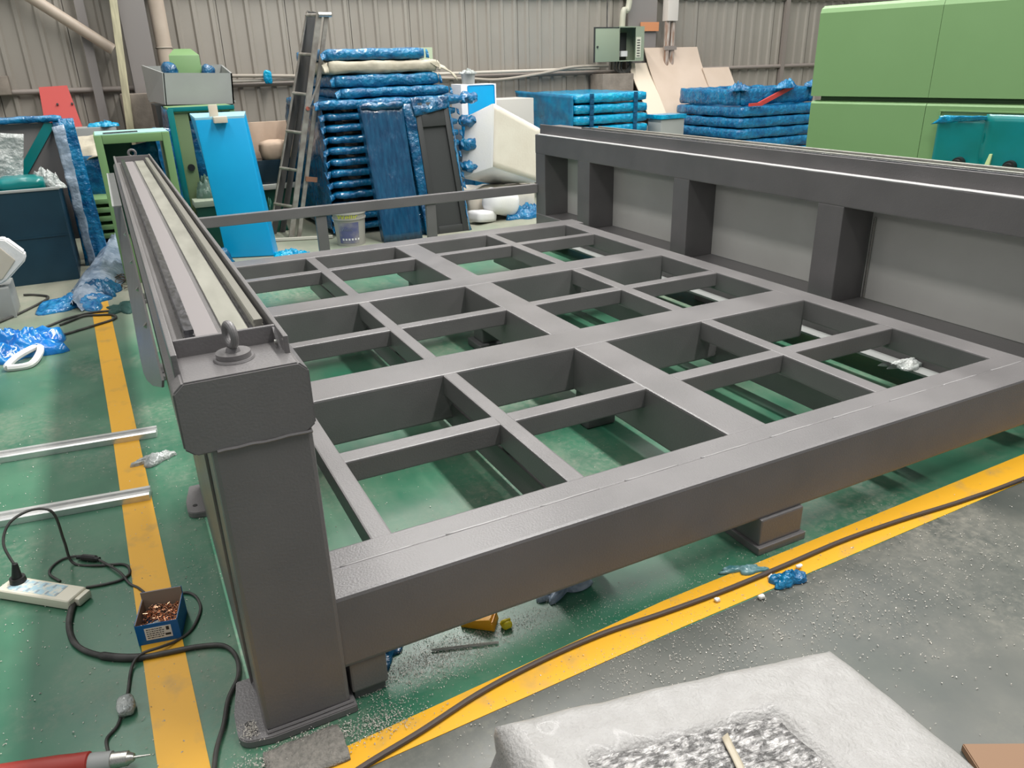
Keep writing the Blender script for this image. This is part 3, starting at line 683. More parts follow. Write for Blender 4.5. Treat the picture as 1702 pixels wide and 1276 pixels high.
for x in (.0, .085):
    b = NB(); cyl(b, lb1.lerp(lt1, .595)+Vector((x, -.03, 0)), lb1.lerp(lt1, .595)+Vector((x, -.012, 0)), .02, seg=10); obj('hinge_pin', b, mat('red_pin', (.35, .10, .07), .6), t)

# ------------------------------------------------------------ cyan box and things around it
t = thing('cyan_box', 'tall bright cyan-blue wrapped box leaning back behind the tie rail', 'box', (1.05, 7.95, 0))
CP = [(.84, 7.90, .005), (1.275, 7.74, .005), (1.36, 7.98, .005), (.93, 8.15, .005), (.785, 8.0, 1.30), (1.22, 7.95, 1.30), (1.27, 8.15, 1.33), (.77, 8.25, 1.33)]
b = NB(); hexa(b, CP, .012); obj('box_body', b, CYAN, t, True)
b = NB(); v = [Vector(p) for p in CP[4:]]; b.faces.new([b.verts.new(p+Vector((0, 0, .012))) for p in v]); ex = bmesh.ops.extrude_face_region(b, geom=b.faces[:]); bmesh.ops.translate(b, verts=[q for q in ex['geom'] if isinstance(q, bmesh.types.BMVert)], vec=(0, 0, -.02)); obj('box_lid', b, mat('pale_cyan', (.30, .58, .70), .4), t)
b = NB(); box(b, .94, 1.06, 7.90, 7.985, 1.26, 1.315, .004); box(b, .92, 1.0, 8.0, 8.03, 1.31, 1.42, .004); o = obj('bracket', b, mat('pale_bracket', (.62, .55, .45), .5), None, True); tag(o, 'small pale metal bracket hooked over cyan box top edge', 'bracket')
t = thing('green_cabinet', 'open green cabinet in blue film standing behind the cyan box', 'cabinet', (.95, 8.9, 0))
b = NB(); box(b, .62, .67, 8.7, 9.3, 0, 1.38, .006); box(b, 1.20, 1.25, 8.7, 9.3, 0, 1.38, .006); box(b, .67, 1.20, 8.7, 9.3, 1.33, 1.38, .006); box(b, .67, 1.2, 9.26, 9.3, 0, 1.33); obj('cabinet_body', b, GREEN, t, True)
b = NB(); box(b, .67, .80, 8.72, 8.75, .3, 1.33, .003); obj('inner_flange', b, mat('grey_green', (.18, .25, .12), .5), t)
b = NB(); cyl(b, (.74, 8.72, .80), (.74, 8.70, .80), .035, seg=16); obj('knockout_hole', b, BLACK, t)
b = NB(); sheet(b, (.615, 8.68, .02), (.615, 9.3, .02), (.60, 9.3, 1.38), (.605, 8.68, 1.36), 12, 20, .025, 8, 5); obj('film_wrap', b, BLUED, t, 'all')
b = NB(); box(b, .607, .665, 8.676, 8.70, .05, 1.37, .004); box(b, .62, 1.25, 8.685, 8.70, 1.345, 1.385, .003); obj('teal_edging', b, TEAL, t, True)
b = NB(); box(b, .78, .93, 8.80, 9.0, .52, 1.25, .01); o = obj('blue_insert', b, BLUED, None, True); tag(o, 'dark blue wrapped insert inside the green cabinet', 'part')
b = NB(); box(b, .70, .96, 8.40, 8.62, .0, .44, .006); o = obj('green_carton', b, DGREEN, None, True); tag(o, 'dark green carton on floor at foot of the green cabinet', 'box')
b = NB(); box(b, .68, .98, 8.38, 8.64, .44, .50, .006); o = obj('carton_cover', b, mat('pale_lid', (.45, .50, .38), .5), None, True); tag(o, 'pale lid on the dark green carton beside the cyan box', 'lid')
b = NB(); crumple(b, (.86, 8.7, .5), .13, .12, .2, 7, freq=12); o = obj('film_scrap', b, mat('green_grey_film', (.10, .17, .13), .3, bump=.5, bscale=20), None, 'all'); tag(o, 'crumpled dark film scrap on the pale carton lid', 'film')
b = NB(); sheet(b, (.36, 8.45, .01), (.60, 8.5, .01), (.60, 8.55, 1.20), (.44, 8.5, 1.22), 10, 20, .04, 7, 15); o = obj('film_curtain', b, BLUED, None, 'all'); tag(o, 'crumpled dark blue film hanging between green frame and green cabinet', 'film')
# green open frame box at end of left rail wall
t = thing('green_frame_box', 'light green open-fronted steel box behind left rail wall end', 'box', (.2, 7.6, 0))
b = NB()
x0, x1, y0, y1, z0, z1 = -.075, .50, 7.35, 7.85, .0, 1.245
box(b, x0, x0+.06, y0, y1, z0, z1, .006); box(b, x1-.06, x1, y0, y1, z0, z1, .006); box(b, x0+.06, x1-.06, y0, y1, z1-.07, z1, .006); box(b, x0+.06, x1-.06, y0, y1, .0, .35, .006); obj('box_body', b, GREEN, t, True)
b = NB(); box(b, x0+.06, .21, y1-.03, y1, .35, z1-.07); obj('back_sheet', b, DGREEN, t)
b = NB(); box(b, x0+.01, x1-.01, y0+.01, y1-.01, z1, z1+.006); obj('top_film', b, mat('pale_aqua', (.35, .60, .55), .4), t)
b = NB(); sheet(b, (.22, 7.70, .36), (.44, 7.60, .36), (.40, 7.75, 1.16), (.20, 7.80, 1.12), 10, 18, .05, 8, 9); o = obj('film_heap', b, BLUE, None, 'all'); tag(o, 'crumpled blue and clear film inside the light green open box', 'film')
b = NB(); bar(b, (.0, 7.4, 1.257), (.26, 7.45, 1.257), .03, .01); o = obj('steel_flat', b, STEELD); tag(o, 'thin dark steel flat lying on top of the green open box', 'strip')
# grey hood on the boxes behind
t = thing('grey_hood', 'grey folded sheet metal hood with open top above green cabinet', 'hood', (1.0, 9.6, 1.39))
b = NB()
hexa(b, [(.66, 9.4, 1.39), (1.36, 9.4, 1.37), (1.36, 9.415, 1.37), (.66, 9.415, 1.39), (.69, 9.4, 1.705), (1.385, 9.4, 1.685), (1.385, 9.415, 1.685), (.69, 9.415, 1.705)], 0); obj('front_plate', b, GREY, t)
b = NB()
hexa(b, [(.65, 9.4, 1.39), (.67, 9.4, 1.39), (.56, 10.25, 1.42), (.54, 10.25, 1.42), (.68, 9.4, 1.705), (.70, 9.4, 1.705), (.56, 10.25, 1.79), (.54, 10.25, 1.79)])
hexa(b, [(1.345, 9.4, 1.37), (1.36, 9.4, 1.37), (1.40, 10.25, 1.40), (1.38, 10.25, 1.40), (1.37, 9.4, 1.685), (1.385, 9.4, 1.685), (1.42, 10.25, 1.77), (1.40, 10.25, 1.77)])
box(b, .55, 1.41, 10.24, 10.26, 1.40, 1.78); box(b, .66, 1.38, 9.41, 10.24, 1.385, 1.40); obj('side_plate', b, GREY, t)
b = NB(); box(b, .56, 1.36, 9.5, 10.2, .0, 1.384); o = obj('steel_cabinet', b, DGREY); tag(o, 'dark steel cabinet under the grey hood behind green cabinet', 'cabinet')
t = thing('green_bracket', 'light green folded bracket with blue film sitting in the grey hood', 'bracket', (.95, 9.75, 1.40))
b = NB(); hexa(b, [(.80, 9.7, 1.40), (1.12, 9.7, 1.40), (1.12, 9.95, 1.40), (.80, 9.95, 1.40), (.80, 9.75, 1.88), (1.12, 9.75, 1.88), (1.06, 9.92, 1.95), (.88, 9.92, 1.95)], .012); obj('bracket_body', b, GREEN, t, True)
b = NB(); soft_box(b, (.78, 9.66, 1.60), (.16, .12, .40), .05, .04, .03, 10, 12); obj('film_wrap', b, BLUED, t, 'all'); b = NB(); soft_box(b, (1.17, 9.66, 1.58), (.14, .12, .38), .05, .04, .03, 10, 13); obj('film_wrap', b, BLUED, t, 'all')

# column, pipes, pier on the left
t = thing('steel_column', 'grey steel wall column standing on a stained concrete pier', 'column', (.55, 10.7, 0))
b = NB(); box(b, .44, .72, 10.62, 10.65, 1.49, 6); box(b, .56, .60, 10.65, 10.85, 1.49, 6); box(b, .44, .72, 10.85, 10.88, 1.49, 6); obj('column_flange', b, COLG, t)
b = NB(); box(b, .27, .80, 10.45, 10.92, 0, 1.49, .02); obj('concrete_pier', b, CONC, t, True)
t = thing('vertical_pipe', 'thick beige vertical pipe beside the grey steel column', 'pipe', (.83, 10.72, 0))
b = NB(); cyl(b, (.85, 10.72, 0), (.85, 10.72, 6), .088, seg=24); obj('pipe', b, BEIGE, t, True)
b = NB(); torus(b, (.85, 10.72, 1.98), .09, .008, (0, 0, 1)); obj('wire_tie', b, CABLEW, t, True)
b = NB(); cyl(b, (-1.3, 10.78, 3.18), (.30, 10.78, 1.97), .062, seg=20); o = obj('diagonal_brace', b, BEIGE, None, True); tag(o, 'thick beige diagonal pipe brace running down to the column', 'brace')
b = NB(); hexa(b, [(.175, 10.30, 0), (.255, 10.30, 0), (.255, 10.36, 0), (.175, 10.36, 0), (.395, 10.50, 3), (.475, 10.50, 3), (.475, 10.56, 3), (.395, 10.56, 3)], .004); o = obj('timber_post', b, POLE, None, True); tag(o, 'pale yellowish timber post leaning against the column', 'post')
b = NB(); box(b, .0, .10, 10.86, 10.93, 0, 6); o = obj('wall_upright', b, COLG); tag(o, 'grey upright channel on the wall left of pale timber post', 'upright')
t = thing('red_plate', 'red painted plate with two holes leaning against the back wall', 'plate', (-.4, 10.5, 0))
b = NB(); hexa(b, [(-.60, 10.45, .6), (-.12, 10.45, .6), (-.12, 10.47, .6), (-.60, 10.47, .6), (-.55, 10.80, 1.59), (-.26, 10.80, 1.60), (-.26, 10.82, 1.60), (-.55, 10.82, 1.59)]); obj('plate', b, RED, t)
for x in (-.40, -.25):
    b = NB(); cyl(b, (x, 10.724, 1.40), (x, 10.708, 1.405), .012, seg=12); obj('hole', b, BLACK, t)
b = NB(); box(b, -.65, -.05, 10.4, 10.75, 0, .6); o = obj('grey_crate', b, COLG); tag(o, 'grey crate at the wall foot holding up the red plate', 'crate')
b = NB(); box(b, -.27, .14, 9.6, 9.9, 0, 1.19, .01); o = obj('grey_board', b, GREY, None, True); tag(o, 'grey panel with pale top edge between red plate and green box', 'panel')
b = NB(); crumple(b, (.04, 9.7, 1.19), .14, .10, .06, 5, freq=14); o = obj('film_scrap', b, CYANF, None, 'all'); tag(o, 'small cyan film scrap on grey panel behind the green box', 'film')

# left crate with frames and sheets
t = thing('navy_crate', 'large dark navy open crate standing at the left behind foam dish', 'crate', (-1.0, 7.9, 0))
b = NB()
hexa(b, [(-1.9, 7.82, 0), (-.45, 7.82, 0), (-.45, 7.85, 0), (-1.9, 7.85, 0), (-1.9, 7.82, .80), (-.44, 7.82, .805), (-.44, 7.85, .805), (-1.9, 7.85, .80)])
box(b, -.47, -.445, 7.85, 8.6, 0, .80); box(b, -1.9, -.47, 8.57, 8.6, 0, .8); box(b, -1.9, -.47, 7.85, 8.57, .0, .55); obj('crate_body', b, NAVY, t)
b = NB(); box(b, -1.9, -.43, 7.812, 7.86, .795, .815, .003); obj('crate_rim', b, GREY, t, True)
b = NB(); box(b, -1.9, -.452, 7.813, 7.82, .40, .412); obj('ledge', b, NAVY, t)
t = thing('wrapped_rack', 'tall blue wrapped steel frame standing behind the navy crate', 'frame', (-.5, 8.7, 0))
for x in (-1.32, -.36):
    b = NB(); soft_box(b, (x, 8.72, .66), (.10, .10, 1.32), .02, .06, .008, 8, 5); obj('upright', b, BLUED, t, 'all')
b = NB(); soft_box(b, (-.84, 8.72, 1.335), (1.05, .10, .06), .02, .06, .008, 8, 6); obj('top_bar', b, BLUE, t, 'all')
b = NB(); bar(b, (-.95, 8.72, .6), (-.42, 8.72, 1.3), .04, .08); obj('diagonal', b, TEAL, t)
b = NB(); box(b, -1.3, -.4, 8.76, 8.77, .2, 1.3); obj('back_sheet', b, COLG, t)
t = leaner('bundle of blue wrapped steel sections leaning at right of navy crate', -.40, -.18, 8.35, -.34, -.22, 8.45, 1.34, .12, BLUE, 5, .015, 'wrapped_bundle')
b = NB(); sheet(b, (-.36, 8.24, .02), (-.30, 8.22, .02), (-.30, 8.3, 1.3), (-.40, 8.3, 1.28), 4, 20, .03, 8, 25); obj('film_wrap', b, CLEARB, t, 'all')
b = NB(); sheet(b, (-1.02, 8.1, .56), (-.78, 8.1, .56), (-.62, 8.2, 1.24), (-.80, 8.2, 1.26), 8, 14, .03, 6, 17, .008); o = obj('clear_sheet', b, CLEAR, None, 'all'); tag(o, 'translucent white plastic sheet standing up inside the navy crate', 'sheet')
b = NB(); soft_box(b, (-.72, 8.05, .83), (.36, .3, .14), .04, .06, .015, 7, 33); o = obj('wrapped_part', b, TEAL, None, 'all'); tag(o, 'teal wrapped part resting inside the navy crate', 'part')
b = NB(); crumple(b, (-.55, 8.1, .78), .14, .12, .16, 18, freq=12); o = obj('film_scrap', b, CLEAR, None, 'all'); tag(o, 'clear crumpled film at the navy crate right corner', 'film')
b = NB(); box(b, -1.35, -1.02, 8.0, 8.3, .56, 1.02, .01); o = obj('white_topped_box', b, GREY, None, True); tag(o, 'grey box inside the navy crate at photo left edge', 'box')
b = NB(); box(b, -1.4, -1.13, 8.05, 8.35, 1.03, 1.38, .01); o = obj('pale_blue_box', b, mat('pale_blue', (.25, .50, .62), .5), None, True); tag(o, 'pale blue box stacked on grey box at photo left edge', 'box')
b = NB(); sheet(b, (-.42, 9.2, .85), (.0, 9.0, .98), (.06, 9.3, 1.12), (-.35, 9.5, 1.12), 10, 8, .05, 6, 6, .01); o = obj('tan_paper', b, TAN, None, 'all'); tag(o, 'crumpled tan packing paper between navy crate and green box', 'paper')
b = NB(); sheet(b, (-.35, 9.1, .005), (.02, 9.0, .005), (.04, 9.05, .95), (-.36, 9.15, .95), 8, 8, .03, 6, 26); o = obj('film_curtain', b, BLUED, None, 'all'); tag(o, 'dark blue film under the tan packing paper', 'film')
for k in range(5):
    z = .18+.085*k
    b = NB(); hexa(b, [(-.30, 8.7, z), (.10, 8.65, z), (.12, 9.1, z), (-.28, 9.15, z), (-.30, 8.7, z+.05), (.10, 8.65, z+.05), (.12, 9.1, z+.05), (-.28, 9.15, z+.05)], .01); o = obj('green_board', b, GREEN, None, True)
    tag(o, 'light green flat panel, %s of the pile behind the left rail wall' % ['lowest', 'second lowest', 'middle', 'second highest', 'highest'][k], 'panel', 'pile of green panels')
b = NB(); box(b, -.28, -.2, 8.75, 9.1, 0, .18); box(b, .0, .08, 8.75, 9.0, 0, .18); o = obj('skid', b, DGREY); tag(o, 'dark skid under the pile of green panels', 'skid')
b = NB(); box(b, -1.5, -.865, 6.74, 7.1, 0, .235, .006); o = obj('grey_box', b, GREY, None, True); tag(o, 'low grey box on the floor below the white foam dish', 'box')
t = thing('foam_dish', 'white faceted foam packing dish lying on the low grey box', 'foam', (-1.0, 6.8, .236))
b = NB(); poly = [(-1.25, .56), (-.84, .60), (-.80, .59), (-.705, .475), (-.71, .42), (-.86, .285), (-.92, .255), (-1.25, .240)]
prism(b, poly, 'y', 6.76, 6.88, .012); obj('dish_rim', b, FOAM, t, True)
b = NB(); prism(b, [(-1.2, .50), (-.85, .535), (-.775, .43), (-.89, .30), (-1.2, .285)], 'y', 6.750, 6.763, .003); obj('dish_hollow', b, mat('dish_cream', (.55, .50, .42), .7), t)

# tan board, dark crate by ladder
b = NB(); box(b, 1.58, 2.14, 10.2, 10.25, 0, 1.12, .004); o = obj('tan_carton', b, PINK, None, True); tag(o, 'flattened tan carton standing behind ladder foot', 'carton')
b = NB(); soft_box(b, (1.88, 9.98, .80), (.42, .25, .22), .06, .06, .03, 6, 14); o = obj('tan_bag', b, PINK, None, 'all'); tag(o, 'lumpy tan bag on the dark crate behind ladder', 'bag')
t = thing('dark_crate', 'dark film-wrapped crate on pale skid between cyan box and ladder', 'crate', (1.75, 9.95, 0))
b = NB(); box(b, 1.55, 2.0, 9.85, 10.15, .42, .70, .006); obj('crate_body', b, mat('blue_black_film', (.012, .03, .045), .25, bump=.4, bscale=15), t, True)
b = NB(); box(b, 1.5, 2.0, 9.80, 10.15, .36, .42, .006); obj('skid', b, mat('pale_skid', (.6, .6, .56), .6), t, True)
b = NB(); box(b, 1.55, 1.98, 9.85, 10.12, 0, .36); obj('base_box', b, DGREEN, t)
b = NB(); crumple(b, (1.50, 9.1, 0), .2, .15, .3, 8, freq=9); o = obj('green_scrap', b, DGREEN, None, 'all'); tag(o, 'dark green scrap heap on floor beside the ladder', 'scrap')
b = NB(); bar(b, (1.25, 8.5, .02), (2.0, 8.25, .02), .03, .03, .003); o = obj('pale_rod', b, mat('pale_rod', (.6, .58, .5), .6)); tag(o, 'pale rod lying on floor behind the tie rail', 'rod')
b = NB(); crumple(b, (1.42, 7.65, 0), .16, .14, .06, 6, freq=22, rings=16); o = obj('film_scrap', b, CYANF, None, 'all'); tag(o, 'cyan shredded film on the floor beside the cyan box foot', 'film')
b = NB(); crumple(b, (.72, 7.75, 0), .12, .10, .15, 36, freq=14); o = obj('film_scrap', b, BLUED, None, 'all'); tag(o, 'dark blue film scrap at cyan box left foot', 'film')

# electrical box etc.
t = thing('electrical_box', 'grey-green wall electrical box with its door swung open', 'electrical box', (7.5, 10.6, 1.55))
b = NB(); box(b, 7.25, 7.72, 10.82, 10.84, 1.69, 2.18); box(b, 7.25, 7.265, 10.55, 10.82, 1.69, 2.18); box(b, 7.705, 7.72, 10.55, 10.82, 1.69, 2.18); box(b, 7.265, 7.705, 10.55, 10.82, 2.165, 2.18); box(b, 7.265, 7.705, 10.55, 10.82, 1.69, 1.705); box(b, 7.56, 7.705, 10.55, 10.56, 1.705, 2.165); obj('box_case', b, EGREEN, t)
b = NB(); box(b, 6.80, 7.24, 10.53, 10.548, 1.69, 2.165, .004); d_ = obj('door', b, EGREEN, t, True)
b = NB(); box(b, 6.795, 6.81, 10.525, 10.55, 1.685, 2.17); box(b, 6.81, 7.24, 10.526, 10.55, 2.155, 2.17); obj('door_edge', b, DGREY, d_)
b = NB(); cyl(b, (6.85, 10.53, 1.90), (6.85, 10.515, 1.90), .015, seg=10); obj('door_latch', b, DGREY, d_)
b = NB(); box(b, 7.30, 7.55, 10.78, 10.82, 1.72, 2.1); obj('breaker_panel', b, DGREY, t)
b = NB(); box(b, 7.40, 7.52, 10.70, 10.78, 1.76, 1.84); obj('breaker', b, FOAM, t)
b = NB(); box(b, 7.57, 7.66, 10.546, 10.551, 1.74, 2.03); lb_ = obj('paper_label', b, mat('cream_label', (.62, .62, .5), .6), t)
b = NB()
for k in range(7): box(b, 7.585, 7.64, 10.543, 10.547, 1.76+.037*k, 1.772+.037*k)
obj('label_print', b, INK, lb_)
b = NB()
for k in range(3): tube(b, [(7.3+.06*k, 10.7, 1.70), (7.28+.06*k, 10.68, 1.58), (7.40+.05*k, 10.66, 1.53), (7.55+.02*k, 10.70, 1.60), (7.58, 10.72, 1.70)], .014, 8, 6)
obj('cable', b, CABLE, t, True)
b = NB(); tube(b, [(7.42, 10.72, 2.17), (7.44, 10.72, 2.4), (7.56, 10.74, 2.62), (7.58, 10.74, 4.5)], .045, 12, 8); o = obj('conduit', b, mat('pale_conduit', (.46, .45, .36), .5), None, True); tag(o, 'pale flexible conduit rising from the wall electrical box', 'conduit')
b = NB(); tube(b, [(7.13, 10.7, 2.15), (7.16, 10.75, 2.4), (7.2, 10.8, 3.5)], .010, 8, 6); o = obj('thin_cable', b, CABLE, None, True); tag(o, 'thin black cable running up the wall above open door', 'cable')
t = thing('right_column', 'brownish grey steel wall column behind the electrical box', 'column', (8.0, 10.8, 0))
t['label'] = 'brownish grey steel wall column behind the electrical box'; t.name = 'steel_column'
b = NB(); box(b, 7.62, 8.16, 10.84, 10.87, 1.5, 6); box(b, 7.86, 7.9, 10.87, 10.95, 1.5, 6); obj('column_flange', b, COLG, t)
b = NB(); box(b, 6.98, 7.56, 10.56, 10.92, 0, 1.52, .02); obj('concrete_pier', b, CONC, t, True)
b = NB(); box(b, 7.83, 8.18, 10.80, 10.82, 2.12, 2.25, .003); o = obj('orange_sign', b, ORSIGN); tag(o, 'small faded orange plate fixed on the column by white pipe', 'sign')
t = thing('white_pipe', 'white and rust-streaked downpipe beside the electrical box column', 'pipe', (8.32, 10.7, 0))
b = NB(); box(b, 8.24, 8.44, 10.66, 10.80, 2.26, 5, .006); obj('upper_sleeve', b, mat('pink_white', (.72, .66, .60), .6), t, True)
b = NB(); cyl(b, (8.29, 10.73, 0), (8.29, 10.73, 2.28), .045, seg=16); RP = mat('rusty_pipe', (.55, .50, .45), .6, col2=(.24, .13, .08), nscale=5, stretch=(8, 8, 1)); obj('pipe', b, RP, t, True); b = NB(); cyl(b, (8.40, 10.73, 0), (8.40, 10.73, 2.28), .04, seg=16); obj('pipe', b, RP, t, True)
b = NB(); box(b, 8.22, 8.46, 10.68, 10.69, 1.84, 1.90); obj('pipe_clamp', b, GIRT, t)
# wall conduits
b = NB(); cyl(b, (1.1, 10.86, 1.585), (7.1, 10.86, 1.60), .022, seg=12); o = obj('wall_conduit', b, mat('wall_conduit', (.50, .46, .40), .5), None, True); tag(o, 'straight pale conduit running along the back wall above tall stack', 'conduit')
b = NB(); tube(b, [(1.1, 10.84, 1.66), (2.2, 10.82, 1.63), (4.6, 10.80, 1.53), (5.3, 10.80, 1.49), (6.0, 10.80, 1.55), (6.6, 10.8, 1.63), (7.2, 10.75, 1.63)], .022, 10, 8); o = obj('sagging_cable', b, CABLEW, None, True); tag(o, 'sagging tan cable slung along the back wall to electrical box', 'cable')
b = NB(); soft_box(b, (2.02, 10.78, 1.62), (.10, .08, .16), .03, .03, .02, 14, 44); o = obj('film_knot', b, CYANF, None, 'all'); tag(o, 'small blue film knot tied on the wall conduit left of ladder', 'film')
b = NB(); box(b, -1.1, -.83, 10.80, 10.98, 1.52, 1.72, .01); o = obj('wall_box', b, CONC, None, True); tag(o, 'small grey box on the wall at the photo left edge', 'box')
# bent boards
def bent_board(label, x0, x1, pts, th, mt, skew=0, name='tan_board'):
    t = thing(name, label, 'board', (x0, pts[0][0], 0))
    b = NB(); P = smooth_path([(0, y, z) for y, z in pts], 6); n = len(P); A = []
    for p in P:
        f = p.z/1.9
        A.append([b.verts.new((x0+skew*f, p.y, p.z)), b.verts.new((x1+skew*f, p.y, p.z)), b.verts.new((x1+skew*f, p.y+th, p.z-th*.4)), b.verts.new((x0+skew*f, p.y+th, p.z-th*.4))])
    for q, r in zip(A, A[1:]):
        for k in range(4): b.faces.new((q[k], q[(k+1) % 4], r[(k+1) % 4], r[k]))
    b.faces.new(A[0]); b.faces.new(A[-1])
    obj('board', b, mt, t, True); return t
bent_board('wide bent tan board leaning on the wall, tallest of the boards', 7.98, 9.05, [(10.12, .76), (10.22, .92), (10.42, 1.2), (10.68, 1.6), (10.82, 1.88)], .012, PLY, -.06)
bent_board('tan board leaning on the wall to the right of the tallest board', 9.06, 9.62, [(10.12, .76), (10.22, .92), (10.40, 1.2), (10.62, 1.56)], .012, PLY, -.12)
bent_board('narrow bent tan board with pale surface leaning by the pier', 7.62, 7.97, [(10.10, .76), (10.2, .9), (10.42, 1.2), (10.66, 1.5), (10.76, 1.66)], .014, PLYE, -.04)
b = NB(); box(b, 7.4, 9.7, 10.05, 10.45, 0, .74); o = obj('board_pallet', b, CONC); tag(o, 'dull block the bent tan boards stand on', 'pallet')
b = NB(); box(b, 6.85, 7.25, 8.9, 9.2, 0, .94, .01); o = obj('grey_carton', b, GREY, None, True); tag(o, 'grey box between the cyan and blue tray stacks', 'box')
b = NB(); box(b, 6.83, 7.27, 8.88, 9.22, .945, 1.0, .006); o = obj('cyan_cover', b, CYANF, None, True); tag(o, 'cyan film-covered lid on the grey box between stacks', 'lid')

# ------------------------------------------------------------ small things on the floor
def bar_profile(label, p0, p1):
    t = thing('aluminium_profile', label, 'profile', (p0[0], p0[1], 0), 'aluminium profiles on the floor')
    p0 = Vector(p0); p1 = Vector(p1); d = (p1-p0).normalized(); s = Vector((-d.y, d.x, 0)); w = .034
    sec = [(-w, 0), (w, 0), (w, .006), (.007, .012), (.007, .034), (.020, .042), (.020, .048), (-.020, .048), (-.020, .042), (-.007, .034), (-.007, .012), (-w, .006)]
    sec = [(-.040, 0), (.040, 0), (.040, .028), (.032, .034), (.012, .034), (.010, .024), (-.010, .024), (-.012, .034), (-.032, .034), (-.040, .028)]
    b = NB(); A = [b.verts.new(p0+s*u+Vector((0, 0, v+.001))) for u, v in sec]; B2 = [b.verts.new(p1+s*u+Vector((0, 0, v+.001))) for u, v in sec]
    n = len(sec); b.faces.new(A); b.faces.new(B2[::-1])
    for i in range(n): b.faces.new((A[i], A[(i+1) % n], B2[(i+1) % n], B2[i]))
    obj('extrusion', b, ALU, t)
bar_profile('long silver aluminium profile on floor, farther of the two', (-1.9, 4.17, 0), (-.055, 3.96, 0))
bar_profile('long silver aluminium profile on floor, nearer the power strip', (-1.9, 3.545, 0), (-.125, 3.305, 0))
b = NB(); crumple(b, (-.085, 3.66, 0), .10, .045, .03, 3, freq=16, rot=.3, rings=16); o = obj('plastic_scrap', b, CLEAR, None, 'all'); tag(o, 'torn clear plastic bag scrap on the yellow line between profiles', 'scrap')
# power strip
t = thing('power_strip', 'ivory power strip with pale blue printing and one black plug', 'power strip', (-.51, 2.73, 0))
ux = Vector((.755, -.655, 0)).normalized(); uy = Vector((.655, .755, 0)); pc = Vector((-.508, 2.728, 0))
MR = Matrix((ux, uy, Vector((0, 0, 1)))).transposed().to_4x4(); MR.translation = pc
def local(bm): bmesh.ops.transform(bm, matrix=MR, verts=bm.verts[:]); return bm
b = NB(); box(b, -.158, .150, -.043, .043, .002, .042, .010, 3); box(b, .145, .168, -.018, .040, .004, .034, .006); ps = obj('strip_body', local(b), IVORY, t, True)
b = NB(); box(b, -.115, .085, -.030, .030, .0421, .0428); obj('printed_face', local(b), SKYP, ps)
b = NB()
for k in range(6):
    for q in (-1, 1): box(b, -.12+.04*k-.004, -.12+.04*k+.004, .018*q-.008, .018*q+.008, .0428, .0434)
obj('socket_slots', local(b), mat('faded_print', (.34, .42, .47), .5), ps)
b = NB(); cyl(b, (-.112, .014, .042), (-.112, .014, .062), .027, .025, 18); cyl(b, (-.112, .014, .062), (-.110, .020, .115), .017, .009, 14); o = obj('plug', local(b), BLACK, None, True); tag(o, 'black moulded plug pushed into the ivory power strip', 'plug')
cz = .006
def cord(name, label, pts, r, mt=CABLE):
    b = NB(); tube(b, pts, r, 8, 7); o = obj(name, b, mt, None, 'all'); tag(o, label, 'cord'); return o
cord('plug_cable', 'thin black cord arching from the plug and looping on floor', [(-.581, 2.818, .11), (-.60, 2.86, .18), (-.57, 2.90, .235), (-.50, 2.93, .25), (-.44, 2.93, .22), (-.43, 2.92, .10), (-.42, 2.90, .01), (-.342, 2.842, cz), (-.251, 2.80, cz), (-.231, 2.738, cz), (-.254, 2.702, cz), (-.304, 2.698, cz), (-.375, 2.712, cz)], .005)
cord('loop_cable', 'black cord loop with splice lying behind the power strip', [(-.46, 2.80, cz), (-.497, 2.87, cz), (-.485, 2.925, cz), (-.44, 2.955, cz), (-.36, 2.905, cz+.008), (-.31, 2.83, cz+.006), (-.262, 2.735, cz+.01), (-.235, 2.66, cz), (-.205, 2.61, cz), (-.16, 2.50, cz)], .0045)
b = NB(); tube(b, [(-.405, 2.925, .012), (-.385, 2.912, .014), (-.35, 2.885, .014), (-.33, 2.87, .012)], [.007, .013, .013, .009], 10, 4); o = obj('cord_joint', b, BLACK, None, True); tag(o, 'black taped joint in the cord loop above the power strip', 'joint')
cord('supply_cable', 'thick grey-black cable leading from power strip to the column', [(-.408, 2.640, .016), (-.422, 2.572, .011), (-.424, 2.488, .010), (-.405, 2.396, .010), (-.362, 2.325, .010), (-.294, 2.264, .010), (-.218, 2.222, .010), (-.14, 2.204, .010), (-.052, 2.186, .010), (.02, 2.15, .010), (.048, 2.08, .010), (.040, 1.99, .010), (.0, 1.91, .010), (-.025, 1.82, .010), (-.06, 1.72, .010), (-.09, 1.55, .010)], [.011, .010, .009, .013, .009, .008, .007, .007, .007, .007])
cord('drill_cable', 'thin black cord from screw box past tape lump to the drill', [(-.10, 2.50, cz), (-.06, 2.505, cz), (-.030, 2.46, cz), (-.025, 2.38, cz), (-.062, 2.29, cz), (-.11, 2.255, cz), (-.156, 2.232, cz+.012), (-.215, 2.222, cz+.016), (-.246, 2.191, cz+.004), (-.262, 2.087, cz), (-.272, 2.035, .012), (-.292, 1.965, cz), (-.321, 1.925, cz), (-.319, 1.874, cz), (-.316, 1.84, .02)], .0048)
b = NB(); soft_box(b, (-.268, 2.02, .018), (.045, .075, .034), .015, .012, .006, 30, 4); o = obj('tape_lump', b, CLEAR, None, 'all'); tag(o, 'lump of clear tape wound round the thin drill cord', 'tape')
